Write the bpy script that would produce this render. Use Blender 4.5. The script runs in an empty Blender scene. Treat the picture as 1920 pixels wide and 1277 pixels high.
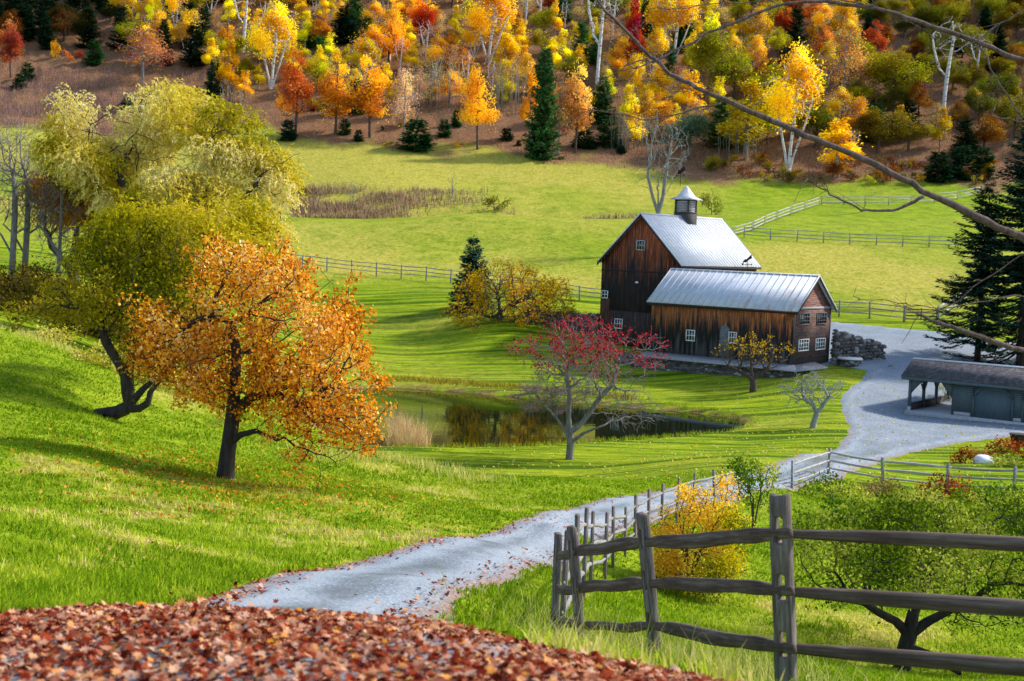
import bpy, math, random
import numpy as np
from mathutils import Vector, Matrix

# ------------------------------------------------------------------ camera, sky, sun, exposure
SC = bpy.context.scene
COL = SC.collection
EYE = 12.7                                   # the pond surface is z = 0
PITCH, ROLL, FPX = math.radians(4.37), math.radians(2.0), 2400.0
_f = np.array((0, math.cos(PITCH), -math.sin(PITCH)))
_r0 = np.array((1.0, 0, 0)); _u0 = np.array((0, math.sin(PITCH), math.cos(PITCH)))
_u = math.cos(ROLL)*_u0 - math.sin(ROLL)*_r0
_r = math.cos(ROLL)*_r0 + math.sin(ROLL)*_u0
cam = bpy.data.cameras.new('camera'); camo = bpy.data.objects.new('camera', cam); COL.objects.link(camo)
camo.matrix_world = Matrix(((_r[0], _u[0], -_f[0], 0), (_r[1], _u[1], -_f[1], 0), (_r[2], _u[2], -_f[2], EYE), (0, 0, 0, 1)))
cam.sensor_width = 36; cam.lens = 36*FPX/1920; cam.clip_end = 3000; cam.clip_start = 0.05
cam.dof.use_dof = True; cam.dof.focus_distance = 24; cam.dof.aperture_fstop = 3.4
SC.camera = camo
SUN_AZ, SUN_EL = math.radians(72), math.radians(40)      # clockwise from +Y (straight ahead)
w = bpy.data.worlds.new('World'); SC.world = w; w.use_nodes = True
nt = w.node_tree; bg = nt.nodes['Background']
sky = nt.nodes.new('ShaderNodeTexSky'); sky.sky_type = 'NISHITA'; sky.sun_disc = False
sky.sun_elevation = SUN_EL; sky.sun_rotation = SUN_AZ
nt.links.new(sky.outputs[0], bg.inputs[0]); bg.inputs[1].default_value = 0.15
sun = bpy.data.lights.new('sun', 'SUN'); sun.energy = 2.8; sun.angle = math.radians(4); sun.color = (1.0, 0.94, 0.84)
suno = bpy.data.objects.new('sun', sun); COL.objects.link(suno)
_sd = Vector((math.sin(SUN_AZ)*math.cos(SUN_EL), math.cos(SUN_AZ)*math.cos(SUN_EL), math.sin(SUN_EL)))
suno.rotation_euler = _sd.to_track_quat('Z', 'Y').to_euler(); suno.location = (60, 20, 80)
SC.view_settings.view_transform = 'Standard'; SC.view_settings.look = 'None'
SC.view_settings.exposure = 1.08; SC.view_settings.gamma = 1
SC.cycles.max_bounces = 6; SC.cycles.diffuse_bounces = 3; SC.cycles.transparent_max_bounces = 6
SC.cycles.use_denoising = True
try: SC.cycles.denoising_prefilter = 'FAST'
except Exception: pass
rng = np.random.default_rng(7); random.seed(7)

# ------------------------------------------------------------------ helpers
def ray(px, py):
    return _f + _r*((px-960)/FPX) + _u*((638.5-py)/FPX)
def at(px, py, Y):                            # a view direction and a distance ahead -> world point
    d = ray(px, py); t = Y/d[1]
    return np.array((d[0]*t, Y, EYE + d[2]*t))
def S(r, g, b, k=1.0):                        # sRGB 0-255 -> linear
    def f(c):
        c /= 255.0
        return c/12.92 if c <= 0.04045 else ((c+0.055)/1.055)**2.4
    return (f(r)*k, f(g)*k, f(b)*k)
def sstep(a, b, x):
    t = np.clip((x-a)/(b-a), 0, 1); return t*t*(3-2*t)
class Noise2:                                 # cheap value noise
    def __init__(s, seed): s.t = np.random.default_rng(seed).random((256, 256))
    def __call__(s, x, y):
        x = np.asarray(x, float); y = np.asarray(y, float)
        xi = np.floor(x).astype(int); yi = np.floor(y).astype(int); fx = x-xi; fy = y-yi
        fx = fx*fx*(3-2*fx); fy = fy*fy*(3-2*fy)
        g = lambda a, b: s.t[a & 255, b & 255]
        return (g(xi, yi)*(1-fx)+g(xi+1, yi)*fx)*(1-fy)+(g(xi, yi+1)*(1-fx)+g(xi+1, yi+1)*fx)*fy
N2 = Noise2(3)
def link(o, parent=None):
    COL.objects.link(o)
    if parent is not None: o.parent = parent
    return o
def tag(o, label=None, cat=None, group=None, kind=None):
    if label: o['label'] = label
    if cat: o['category'] = cat
    if group: o['group'] = group
    if kind: o['kind'] = kind
    return o
def thing(name, label, cat, loc=(0, 0, 0), rz=0.0, group=None):
    o = bpy.data.objects.new(name, None); o.empty_display_size = 0.2
    o.location = [float(v) for v in loc]; o.rotation_euler = (0, 0, rz); COL.objects.link(o)
    return tag(o, label, cat, group)
def npmesh(name, V, F, mats, attrs=None, smooth=False, midx=None):
    """V (n,3), F list of int arrays (m,3)/(m,4); attrs name -> per-vertex float"""
    V = np.asarray(V, np.float32)
    if isinstance(F, np.ndarray): F = [F]
    F = [np.asarray(f, np.int32) for f in F if len(f)]
    me = bpy.data.meshes.new(name)
    me.vertices.add(len(V)); me.vertices.foreach_set('co', V.ravel())
    loops = np.concatenate([f.ravel() for f in F]); sizes = np.concatenate([np.full(len(f), f.shape[1], np.int32) for f in F])
    me.loops.add(len(loops)); me.loops.foreach_set('vertex_index', loops)
    starts = np.concatenate([[0], np.cumsum(sizes)[:-1]]).astype(np.int32)
    me.polygons.add(len(sizes)); me.polygons.foreach_set('loop_start', starts)
    try: me.polygons.foreach_set('loop_total', sizes)
    except Exception: pass
    if smooth: me.polygons.foreach_set('use_smooth', np.ones(len(sizes), bool))
    if midx is not None: me.polygons.foreach_set('material_index', np.asarray(midx, np.int32))
    for k, a in (attrs or {}).items():
        at_ = me.attributes.new(k, 'FLOAT', 'POINT'); at_.data.foreach_set('value', np.asarray(a, np.float32))
    for m in (mats if isinstance(mats, (list, tuple)) else [mats]): me.materials.append(m)
    me.update(calc_edges=True); me.validate()
    return me
def obj(name, me, parent=None, loc=None):
    o = bpy.data.objects.new(name, me)
    if loc is not None: o.location = [float(v) for v in loc]
    return link(o, parent)

class MB:                                     # collects shapes into one mesh
    def __init__(s): s.V = []; s.F4 = []; s.F3 = []; s.n = 0
    def add(s, V, F):
        V = np.asarray(V, float)
        for f in F:
            if len(f) == 4: s.F4.append([i+s.n for i in f])
            elif len(f) == 3: s.F3.append([i+s.n for i in f])
            else:
                for k in range(1, len(f)-1): s.F3.append([f[0]+s.n, f[k]+s.n, f[k+1]+s.n])
        s.V.append(V); s.n += len(V); return s
    def box(s, x0, x1, y0, y1, z0, z1):
        V = [(x, y, z) for z in (z0, z1) for y in (y0, y1) for x in (x0, x1)]
        return s.add(V, [(0, 2, 3, 1), (4, 5, 7, 6), (0, 1, 5, 4), (2, 6, 7, 3), (0, 4, 6, 2), (1, 3, 7, 5)])
    def hexa(s, P):                            # 8 corners: bottom 4 ccw, top 4 ccw
        return s.add(P, [(3, 2, 1, 0), (4, 5, 6, 7), (0, 1, 5, 4), (1, 2, 6, 5), (2, 3, 7, 6), (3, 0, 4, 7)])
    def slab(s, P, t):                         # quad P (4 pts ccw from above) thickened downward along its normal
        P = np.asarray(P, float); n = np.cross(P[1]-P[0], P[2]-P[0]); n /= np.linalg.norm(n)
        return s.hexa(np.vstack([P-n*t, P]))
    def prism(s, poly, d0, d1, axis='y'):      # extrude a 2-D outline (x,z) along y, or (y,z) along x, or (x,y) along z
        n = len(poly)
        def mk(d):
            if axis == 'y': return [(p[0], d, p[1]) for p in poly]
            if axis == 'x': return [(d, p[0], p[1]) for p in poly]
            return [(p[0], p[1], d) for p in poly]
        V = mk(d0)+mk(d1); F = [tuple(range(n))[::-1], tuple(range(n, 2*n))]
        for i in range(n): F.append((i, (i+1) % n, n+(i+1) % n, n+i))
        return s.add(V, F)
    def lathe(s, prof, seg=12, c=(0, 0)):      # profile of (r, z)
        V = []; m = len(prof)
        for k in range(seg):
            a = 2*math.pi*k/seg
            for r, z in prof: V.append((c[0]+r*math.cos(a), c[1]+r*math.sin(a), z))
        F = []
        for k in range(seg):
            k2 = (k+1) % seg
            for i in range(m-1): F.append((k*m+i, k2*m+i, k2*m+i+1, k*m+i+1))
        F.append(tuple(k*m for k in range(seg))[::-1]); F.append(tuple(k*m+m-1 for k in range(seg)))
        return s.add(V, F)
    def tube(s, P, R, k=6, flat=1.0):          # tube along points P with radii R, capped
        P = np.asarray(P, float); n = len(P); R = np.broadcast_to(np.asarray(R, float), (n,))
        T = np.gradient(P, axis=0); T /= np.linalg.norm(T, axis=1)[:, None]+1e-9
        ref = np.array((0.02, 0.05, 1.0)) if abs(T[:, 2]).mean() < 0.8 else np.array((1.0, 0.05, 0.0))
        A = np.cross(T, ref); A /= np.linalg.norm(A, axis=1)[:, None]; B = np.cross(A, T)
        th = np.arange(k)*2*math.pi/k+math.pi/k
        V = P[:, None, :]+R[:, None, None]*(np.cos(th)[None, :, None]*A[:, None, :]*flat+np.sin(th)[None, :, None]*B[:, None, :])
        F = []
        for i in range(n-1):
            for j in range(k): F.append((i*k+j, i*k+(j+1) % k, (i+1)*k+(j+1) % k, (i+1)*k+j))
        F.append(tuple(range(k))[::-1]); F.append(tuple(range((n-1)*k, n*k)))
        return s.add(V.reshape(-1, 3), F)
    def build(s, name, mat, parent=None, bevel=0, smooth=False):
        V = np.vstack(s.V); F = []
        if s.F4: F.append(np.array(s.F4))
        if s.F3: F.append(np.array(s.F3))
        o = obj(name, npmesh(name, V, F, mat, smooth=smooth), parent)
        if bevel:
            m = o.modifiers.new('bevel', 'BEVEL'); m.width = bevel; m.segments = 1; m.limit_method = 'ANGLE'
        return o

# ------------------------------------------------------------------ materials
class NT:
    def __init__(s, name):
        s.m = bpy.data.materials.new(name); s.m.use_nodes = True; s.t = s.m.node_tree; s.t.nodes.clear()
        s.out = s.n('ShaderNodeOutputMaterial')
    def n(s, typ, **kw):
        d = s.t.nodes.new(typ)
        for k, v in kw.items():
            if k.startswith('i_'):
                d.inputs[int(k[2:]) if k[2:].isdigit() else k[2:].replace('_', ' ')].default_value = v
            else: setattr(d, k, v)
        return d
    def l(s, a, b): s.t.links.new(a, b); return s
    def ramp(s, fac, stops, interp='LINEAR'):
        r = s.n('ShaderNodeValToRGB'); r.color_ramp.interpolation = interp; e = r.color_ramp.elements
        while len(e) < len(stops): e.new(0.5)
        for k, (p, c) in enumerate(stops): e[k].position = p; e[k].color = (*c, 1) if len(c) == 3 else c
        s.l(fac, r.inputs[0]); return r.outputs[0]
    def noise(s, vec, scale, detail=4, rough=0.6, dist=0.0):
        t = s.n('ShaderNodeTexNoise'); t.inputs['Scale'].default_value = scale; t.inputs['Detail'].default_value = detail
        t.inputs['Roughness'].default_value = rough; t.inputs['Distortion'].default_value = dist
        if vec is not None: s.l(vec, t.inputs['Vector'])
        return t.outputs[0]
    def mapping(s, vec, scale=(1, 1, 1), rot=(0, 0, 0)):
        m = s.n('ShaderNodeMapping'); m.inputs['Scale'].default_value = scale; m.inputs['Rotation'].default_value = rot
        s.l(vec, m.inputs['Vector']); return m.outputs[0]
    def mix(s, fac, a, b, mode='MIX'):
        m = s.n('ShaderNodeMix'); m.data_type = 'RGBA'; m.blend_type = mode
        for sock, v in ((m.inputs[0], fac), (m.inputs[6], a), (m.inputs[7], b)):
            if hasattr(v, 'is_output'): s.l(v, sock)
            elif isinstance(v, (int, float)): sock.default_value = v
            else: sock.default_value = (*v, 1)
        return m.outputs[2]
    def math(s, op, a, b=None, clamp=False):
        m = s.n('ShaderNodeMath'); m.operation = op; m.use_clamp = clamp
        for sock, v in ((m.inputs[0], a), (m.inputs[1], b)):
            if v is None: continue
            if hasattr(v, 'is_output'): s.l(v, sock)
            else: sock.default_value = v
        return m.outputs[0]
    def attr(s, name): a = s.n('ShaderNodeAttribute'); a.attribute_name = name; return a.outputs['Fac']
    def coord(s, which='Object'): return s.n('ShaderNodeTexCoord').outputs[which]
    def pos(s): return s.n('ShaderNodeNewGeometry').outputs['Position']
    def principled(s, color, rough=0.85, bump=None, bstr=0.3, bdist=0.02, metal=0.0, spec=0.3):
        p = s.n('ShaderNodeBsdfPrincipled')
        for sock, v in ((p.inputs['Base Color'], color), (p.inputs['Roughness'], rough), (p.inputs['Metallic'], metal)):
            if hasattr(v, 'is_output'): s.l(v, sock)
            elif isinstance(v, (int, float)): sock.default_value = v
            else: sock.default_value = (*v, 1)
        p.inputs['Specular IOR Level'].default_value = spec
        if bump is not None:
            b = s.n('ShaderNodeBump'); b.inputs['Strength'].default_value = bstr; b.inputs['Distance'].default_value = bdist
            s.l(bump, b.inputs['Height']); s.l(b.outputs[0], p.inputs['Normal'])
        s.l(p.outputs[0], s.out.inputs[0]); return p

def leafshade(n, col, trans=0.4):
    d = n.n('ShaderNodeBsdfDiffuse'); t = n.n('ShaderNodeBsdfTranslucent'); mx = n.n('ShaderNodeMixShader'); mx.inputs[0].default_value = trans
    n.l(col, d.inputs[0]); n.l(col, t.inputs[0]); n.l(d.outputs[0], mx.inputs[1]); n.l(t.outputs[0], mx.inputs[2])
    n.l(mx.outputs[0], n.out.inputs[0])
def leaf_mat(name, cols, trans=0.4):
    n = NT(name); stops = [(i/(len(cols)-1), c) for i, c in enumerate(cols)]
    leafshade(n, n.ramp(n.attr('t'), stops), trans); return n.m
def leaf_obj_mat(name, trans=0.4):            # hue from the object's own colour, varied leaf by leaf
    n = NT(name); oi = n.n('ShaderNodeObjectInfo'); t = n.attr('t')
    h = n.n('ShaderNodeHueSaturation')
    n.l(n.math('ADD', n.math('MULTIPLY', t, 0.05), 0.475), h.inputs['Hue'])
    n.l(n.math('ADD', n.math('MULTIPLY', t, 0.75), 0.75), h.inputs['Value'])
    n.l(oi.outputs['Color'], h.inputs['Color']); leafshade(n, h.outputs[0], trans); return n.m
def bark_mat(name, c0, c1, scale=6.0, spots=None):
    n = NT(name); co = n.coord(); v = n.mapping(co, (1, 1, 0.25))
    f = n.noise(v, scale, 6, 0.7); col = n.ramp(f, [(0.3, c0), (0.7, c1)])
    if spots:
        g = n.noise(n.mapping(co, (1, 1, 3.0)), 2.2, 3, 0.6); col = n.mix(n.ramp(g, [(0.55, (0, 0, 0)), (0.64, (1, 1, 1))]), col, spots)
    n.principled(col, 0.95, f, 0.5, 0.03, spec=0.1); return n.m
# ------------------------------------------------------------------ the lie of the land
# view direction + distance of places on the ground, interpolated by a thin-plate spline
CP = [
 (0,1277,4.7),(480,1277,4.7),(960,1277,4.65),(0,1180,6.2),(300,1172,6.2),(600,1182,6.0),(1000,1238,5.6),(1250,1276,5.2),
 (330,1160,11.5),(560,1160,13),(770,1180,13.5),(480,1112,16),(640,1120,16.5),(850,1115,17),(625,1072,21),(780,1080,20.5),(960,1065,23),(960,1030,27),(960,995,32),
 (850,1012,28.5),(1060,985,32.5),(1060,962,36.5),(1160,937,44),(1180,950,42),(1240,925,48),(1330,908,54),(1290,915,51.5),(1380,895,59),(1430,890,62.5),(1456,877,65),(1532,852,73),(1590,830,80),(1640,865,76),(1640,790,92),(1595,800,88.5),(1576,753,99),
 (1620,718,107),(1637,692,113),(1650,640,128),(1800,640,129),
 (0,1150,8),(0,1000,18),(200,1000,20),(0,850,31),(420,897,35),(235,786,46),(0,700,46),(0,620,56),(200,690,58),(330,745,51),(560,900,37),(700,858,50),(850,902,46),(920,932,43),(960,962,38),(640,1000,27),(800,965,32.5),(300,950,28),(400,1060,18.5),(200,850,35),
 (560,800,80),(320,700,80),(150,632,78),(0,590,78),(30,532,100),(100,500,110),(0,455,150),(380,660,95),(0,400,205),
 (740,846,79),(1070,870,73),(1000,920,60),(1200,900,62),(1400,842,79),(1525,802,87.5),(1410,736,106),(1250,698,116),(1440,714,109.5),(1340,707,112.5),(1190,690,118.5),(1520,706,107.5),
 (700,728,108.5),(900,738,107.3),(800,640,128),(650,560,146),(940,602,130),(800,540,150),(600,520,156),(1100,560,150),(1125,640,128),
 (600,470,176),(900,470,178),(560,407,205),(900,399,205),(1190,412,200),(1050,480,176),
 (700,396,238),(560,398,238),(560,428,222),(660,430,222),(780,430,223),(900,426,222),(1020,430,220),(700,343,252),(560,350,252),(900,384,238),(1150,409,228),(1000,340,264),(900,350,257),
 (560,265,292),(800,281,288),(1000,296,285),(1200,312,283),(1500,347,276),(1800,350,272),(300,265,290),
 (1400,440,196),(1650,460,192),(1650,400,232),(1450,500,174),(1700,540,161),(1600,602,138.5),(1850,615,136),(1900,540,163),(1900,460,195),
 (0,240,284),(-250,230,286),(-250,400,206),(-300,560,100),(-300,700,50),(-300,900,27),(-300,1100,10),
 (1690,1264,24),(1920,1285,20),(1310,1137,29),(1500,1150,28),(1300,1205,20),(1200,1062,31),(1106,1099,27),(1149,1067,34),(1400,1000,45),(1485,923,62),(1900,936,63.5),(1800,850,80),(1700,780,97),(1900,800,96),(1655,920,63),(1600,990,49),(1800,1050,40),
 (1040,1232,16),(1088,1250,13.8),(1240,1262,12.2),(1465,1335,9.4),(1920,1400,8.3),(2300,1430,8.3),
 (2250,640,129),(2250,800,96),(2250,940,62),(2250,1080,38),(2250,1280,20),(2250,360,272),(2250,470,192),
]
for _x in (-400, 150, 750, 1350, 1900, 2400): CP += [(_x, 150, 338), (_x, 0, 400), (_x, -150, 470), (_x, -300, 560)]
_P = [at(*c) for c in CP]
for x, y, dz in ((-3, 0, -1.5), (0, 0, -1.62), (2.5, 0, -1.75), (1.6, 4.6, -1.8), (3.2, 5.5, -2.5), (-6, 0, -0.9), (6, 0, -2.1), (0, -6, -0.6), (-7, -6, -0.2), (7, -6, -1.4),
                 (0.1, 3.2, -1.5), (-2.5, 3.2, -1.5), (-1.5, 8.5, -2.62), (0.5, 8.5, -2.75), (-3.4, 8.5, -2.6)):
    _P.append(np.array((x, y, EYE+dz)))
_P = np.array(_P)
def _uv(X, Y):
    wv = np.maximum(Y+8.0, 1.5); return X/wv, np.log(wv), wv
_cu, _cv, _cw = _uv(_P[:, 0], _P[:, 1]); _cs = (_P[:, 2]-EYE)/_cw
def _ker(r2): return 0.5*r2*np.log(r2+1e-12)
_n = len(_cu)
_A = np.zeros((_n+3, _n+3)); _A[:_n, :_n] = _ker((_cu[:, None]-_cu)**2+(_cv[:, None]-_cv)**2)+np.eye(_n)*4e-4
_A[:_n, _n] = 1; _A[:_n, _n+1] = _cu; _A[:_n, _n+2] = _cv; _A[_n:, :_n] = _A[:_n, _n:].T
_W = np.linalg.solve(_A, np.concatenate([_cs, [0, 0, 0]]))
def h_nat(X, Y):
    X = np.atleast_1d(np.asarray(X, float)); Y = np.atleast_1d(np.asarray(Y, float)); sh = X.shape
    X = X.ravel(); Y = Y.ravel(); out = np.empty(len(X))
    for i in range(0, len(X), 20000):
        u, v, wv = _uv(X[i:i+20000], Y[i:i+20000])
        k = _ker((u[:, None]-_cu)**2+(v[:, None]-_cv)**2)
        out[i:i+20000] = (k@_W[:_n]+_W[_n]+_W[_n+1]*u+_W[_n+2]*v)*wv+EYE
    return out.reshape(sh)
def sdist(X, Y, poly):                        # signed distance to a closed outline, positive inside
    X = np.asarray(X, float); Y = np.asarray(Y, float); sh = X.shape; X = X.ravel(); Y = Y.ravel()
    P = np.asarray(poly, float); Q = np.roll(P, -1, axis=0); d2 = np.full(len(X), 1e18); ins = np.zeros(len(X), bool)
    for (ax, ay), (bx, by) in zip(P, Q):
        ex, ey = bx-ax, by-ay; t = np.clip(((X-ax)*ex+(Y-ay)*ey)/(ex*ex+ey*ey+1e-12), 0, 1)
        d2 = np.minimum(d2, (X-ax-t*ex)**2+(Y-ay-t*ey)**2)
        c = (ay > Y) != (by > Y)
        with np.errstate(divide='ignore', invalid='ignore'): ins ^= c & (X < (bx-ax)*(Y-ay)/(by-ay+1e-18)+ax)
    return (np.sqrt(d2)*np.where(ins, 1, -1)).reshape(sh)
def smooth_poly(P, it=2):                     # Chaikin
    P = np.asarray(P, float)
    for _ in range(it):                        # the four-point curve passes through every corner
        a, b_, c = np.roll(P, 1, axis=0), np.roll(P, -1, axis=0), np.roll(P, -2, axis=0); P = np.stack([P, (P+b_)*.5625-(a+c)*.0625], 1).reshape(-1, P.shape[1])
    return P
def on_plane(px, py, z=0.0):
    d = ray(px, py); t = (z-EYE)/d[2]; return d[:2]*t
POND = smooth_poly([on_plane(*p) for p in ((660,835),(740,845),(850,846),(960,845),(1070,838),(1200,830),(1300,822),(1365,814),(1402,802),(1400,792),(1350,781),(1280,772),(1180,764),(1080,755),(960,744),(880,737),(780,729),(700,727),(600,740),(580,790))])
def ground(X, Y):
    X = np.asarray(X, float); Y = np.asarray(Y, float); z = h_nat(X, Y).reshape(X.shape if X.shape else (1,))
    Xa = np.atleast_1d(X); Ya = np.atleast_1d(Y)
    m = (Ya > 55) & (Ya < 140) & (np.abs(Xa) < 45)
    if m.any():
        sd = sdist(Xa[m], Ya[m], POND); d = -sd; zz = z[m]
        bank = 0.10+0.22*sstep(0, .5, d)+0.05*np.maximum(d, 0)
        zo = bank+(np.maximum(zz, bank*0.6)-bank)*sstep(0, 7, d)
        zi = 0.10-np.minimum(0.9, 0.55*sd)
        z[m] = np.where(sd > 0, zi, zo)
    return z
_YS = np.exp(np.linspace(math.log(4.2), math.log(640), 900))
def hit(px, py, ymin=4.2):                    # where a line of sight first meets the ground
    d = ray(px, py); X = d[0]/d[1]*_YS; Z = EYE+d[2]/d[1]*_YS; g = ground(X, _YS)
    b = (Z < g) & (_YS >= ymin)
    if not b.any(): return at(px, py, 600)
    i = int(np.argmax(b)); a, c = (_YS[i-1], _YS[i]) if i else (_YS[0], _YS[0])
    for _ in range(18):
        mid = (a+c)/2; zz = EYE+d[2]/d[1]*mid
        if zz < ground(np.array([d[0]/d[1]*mid]), np.array([mid]))[0]: c = mid
        else: a = mid
    return np.array((d[0]/d[1]*c, c, EYE+d[2]/d[1]*c))
def gz(x, y): return float(ground(np.array([x]), np.array([y]))[0])
def on_ground(px, Y, lift=0.0):               # column of the view + distance ahead -> ground point
    d = ray(px, 455); x = d[0]/d[1]*Y
    for _ in range(4):
        z = gz(x, Y); dd = (Y, z-EYE)
        py = 638.5 - FPX*((np.array((x, Y, z-EYE))@_u)/(np.array((x, Y, z-EYE))@_f)); d = ray(px, py); x = d[0]/d[1]*Y
    return np.array((x, Y, gz(x, Y)+lift))
def px_of(P):
    q = np.asarray(P, float)-np.array((0, 0, EYE)); k = q@_f
    return 960+FPX*(q@_r)/k, 638.5-FPX*(q@_u)/k
ROAD_L = [(330,1146),(475,1106),(625,1071),(750,1041),(850,1013),(960,995),(1060,962),(1160,937),(1240,925),(1290,915),(1380,893),(1455,877),(1532,852),(1580,837),(1595,815),(1597,800),(1576,753),(1590,736),(1617,716),(1637,694)]
ROAD_R = [(1485,912),(1455,915),(1350,936),(1250,954),(1180,977),(1110,1006),(1040,1036),(960,1070),(900,1100),(825,1137),(775,1168)]
LOT = [(1600,690),(1566,684),(1500,690),(1540,640),(1561,604),(1650,613),(1751,622),(1835,635),(1990,655),(2150,690),(2150,800),(1990,806),(1915,815),(1815,827),(1715,845),(1640,865),(1565,893)]
_road = [(-2.9,-5),(-3.0,2),(-2.6,6.0),(-2.6,8.0)]+[tuple(hit(x, y, 9.0)[:2]) for x, y in ROAD_L+LOT+ROAD_R]+[(-0.75,10.5),(-0.2,7.5),(.3,4),(0.5,-5)]
ROAD = np.array(_road)

def grid_mesh(name, uu, yy, mat, zfun, keep=None, attrs=None):
    U, Yg = np.meshgrid(uu, yy); X = U*(Yg+8); Z = zfun(X, Yg)
    nu, ny = len(uu), len(yy); idx = np.arange(nu*ny).reshape(ny, nu)
    F = np.stack([idx[:-1, :-1], idx[:-1, 1:], idx[1:, 1:], idx[1:, :-1]], -1).reshape(-1, 4)
    V = np.stack([X, Yg, Z], -1).reshape(-1, 3)
    A = {k: f(X, Yg, Z).ravel() for k, f in (attrs or {}).items()}
    if keep is not None:
        kv = keep(X, Yg).ravel(); F = F[kv[F].any(1)]; used = np.unique(F); rm = np.full(len(V), -1); rm[used] = np.arange(len(used))
        V = V[used]; F = rm[F]; A = {k: a[used] for k, a in A.items()}
    return npmesh(name, V, F, mat, A, smooth=True)

# edge of the woods: lower border of the leaf-strewn slope, by direction
_we = [(-300,232),(0,238),(150,250),(420,225),(480,215),(560,262),(700,275),(800,281),(900,288),(1000,298),(1200,315),(1500,350),(1800,352),(2300,356)]
_wp = np.array([hit(x, y)[:2] for x, y in _we]); _wa = _wp[:, 0]/_wp[:, 1]; _wo = np.argsort(_wa)
def wood_edge(X, Y): return np.interp(X/np.maximum(Y, 1), _wa[_wo], _wp[_wo, 1])
# drier, yellower patches: (px, py, Y, radius in view units, amount)
DRY = [(650,490,165,.05,.75),(900,480,165,.05,.7),(1080,500,160,.04,.65),(600,300,285,.05,.7),(800,300,280,.06,.75),(1050,315,275,.06,.75),(950,330,265,.05,.3),(560,430,190,.04,.4),(1500,480,180,.05,1.15),(1620,500,170,.05,1.25),(1720,560,150,.05,1.0),(1450,500,175,.03,.9),(1690,515,168,.03,1.0),
       (500,1010,25,.07,.35),(60,1050,14,.05,.8),(330,1040,20,.05,.55),(850,930,42,.05,.8),(720,880,47,.03,.85),(950,955,39,.03,.55),(330,735,51,.03,.7),(230,695,57,.03,.8),(80,645,57,.03,.6),
       (1560,1180,26,.06,.75),(1650,1130,28,.05,.6),(1440,1120,30,.04,.6),(1390,960,50,.03,.5),(660,395,238,.06,1.5),(1400,800,90,.03,.35),(860,720,110,.06,.4),(700,350,250,.05,1.2),(500,520,150,.05,.5),(820,600,135,.04,.35)]
_dry = [(at(a, b, Y), r, k) for a, b, Y, r, k in DRY]
def f_bare(X, Y): return sstep(.50, .72, .6*N2(X*.55+2, Y*.55)+.4*N2(X*2.2, Y*2.2))*(1-sstep(30, 44, Y))*(X < 1.5)
def f_dry(X, Y, Z=None):
    u, v, _ = _uv(X, Y); o = np.zeros_like(X)
    for p, r, k in _dry:
        pu, pv, _w = _uv(p[0], p[1]); o += k*np.exp(-(((u-pu)/r)**2+((v-pv)/r)**2))
    o += 0.62*sstep(150, 165, Y)*(1-sstep(185, 200, Y)*sstep(0.1, 0.2, X/np.maximum(Y, 1)))
    o += .8*f_bare(X, Y)
    o += (.9*N2(X*.035+11, Y*.05)-.35)*sstep(150, 168, Y)+(.6*N2(X*.09+5, Y*.12)-.36)*sstep(52, 60, Y)
    return np.clip(o, 0, 1.5)
def f_woods(X, Y, Z=None):
    e = wood_edge(X, Y); nz = (N2(X*.12, Y*.12)-.5)*14+(N2(X*.5, Y*.5)-.5)*5
    o = sstep(-3, 4, Y-e+nz); m = (Y > 60) & (Y < 125) & (np.abs(X) < 45)
    if m.any(): sd = sdist(X[m], Y[m], POND); o[m] = np.maximum(o[m], .8*(1-sstep(.1, .7, -sd))*(sd < .4))
    return o
def f_lawn(X, Y, Z=None):                     # mown lawn round the pond and below the barn
    return sstep(56, 66, Y+X*.25)*(1-sstep(148, 158, Y))
def f_leafy(X, Y, Z=None):
    sd = sdist(X, Y, ROAD); m = (1-sstep(6.0, 7.6, Y+0.5*N2(X*2, Y*2)))
    m = np.maximum(m, .42*f_bare(X, Y))
    return np.clip(np.maximum(m, 0.85*(1-sstep(0, .55, np.abs(sd)))*(1-sstep(40, 75, Y))*(0.35+N2(X*1.7, Y*1.7))), 0, 1)
n = NT('ground'); P = n.pos()
nz1 = n.noise(P, 0.35, 8, 0.68); nz2 = n.noise(P, 2.5, 6, 0.72); nz3 = n.noise(n.mapping(P, (.035, .6, .02), (0, 0, .16)), 1.0, 2, 0.45)
nz4 = n.noise(P, 9.0, 4, 0.7)
lush = n.ramp(nz1, [(.32, S(70, 98, 10)), (.5, S(108, 132, 16)), (.68, S(142, 156, 30))])
lush = n.mix(n.math('MULTIPLY', n.math('SUBTRACT', nz2, .42, True), 3.2, True), lush, S(146, 158, 40))
stripe = n.ramp(nz3, [(.40, S(56, 86, 4)), (.46, S(142, 158, 22)), (.51, S(78, 110, 6)), (.57, S(158, 164, 36)), (.63, S(84, 114, 8))])
col = n.mix(n.math('MULTIPLY', n.attr('lawn'), .85), lush, stripe)
dryc = n.ramp(nz2, [(.35, S(116, 124, 26)), (.5, S(162, 154, 58)), (.65, S(190, 168, 98))])
dfac = n.math('MULTIPLY', n.attr('dry'), n.ramp(nz1, [(.3, (.25,)*3), (.65, (1.15,)*3)]), True)
col = n.mix(dfac, col, dryc)
lit = n.ramp(nz2, [(.35, S(76, 52, 40)), (.5, S(126, 90, 68)), (.6, S(150, 108, 74)), (.7, S(168, 134, 102))])
lit2 = n.mix(n.math('MULTIPLY', n.math('SUBTRACT', nz1, .5, True), 3.0, True), lit, S(96, 78, 62))
col = n.mix(n.attr('woods'), col, lit2)
leafc = n.ramp(nz4, [(.35, S(52, 30, 20)), (.5, S(92, 58, 40)), (.62, S(122, 82, 58)), (.7, S(130, 92, 52))])
lf = n.ramp(n.math('ADD', n.math('MULTIPLY', n.attr('leafy'), .9), n.math('MULTIPLY', nz4, .6)), [(.62, (0, 0, 0)), (.8, (1, 1, 1))])
col = n.mix(lf, col, leafc)
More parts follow.
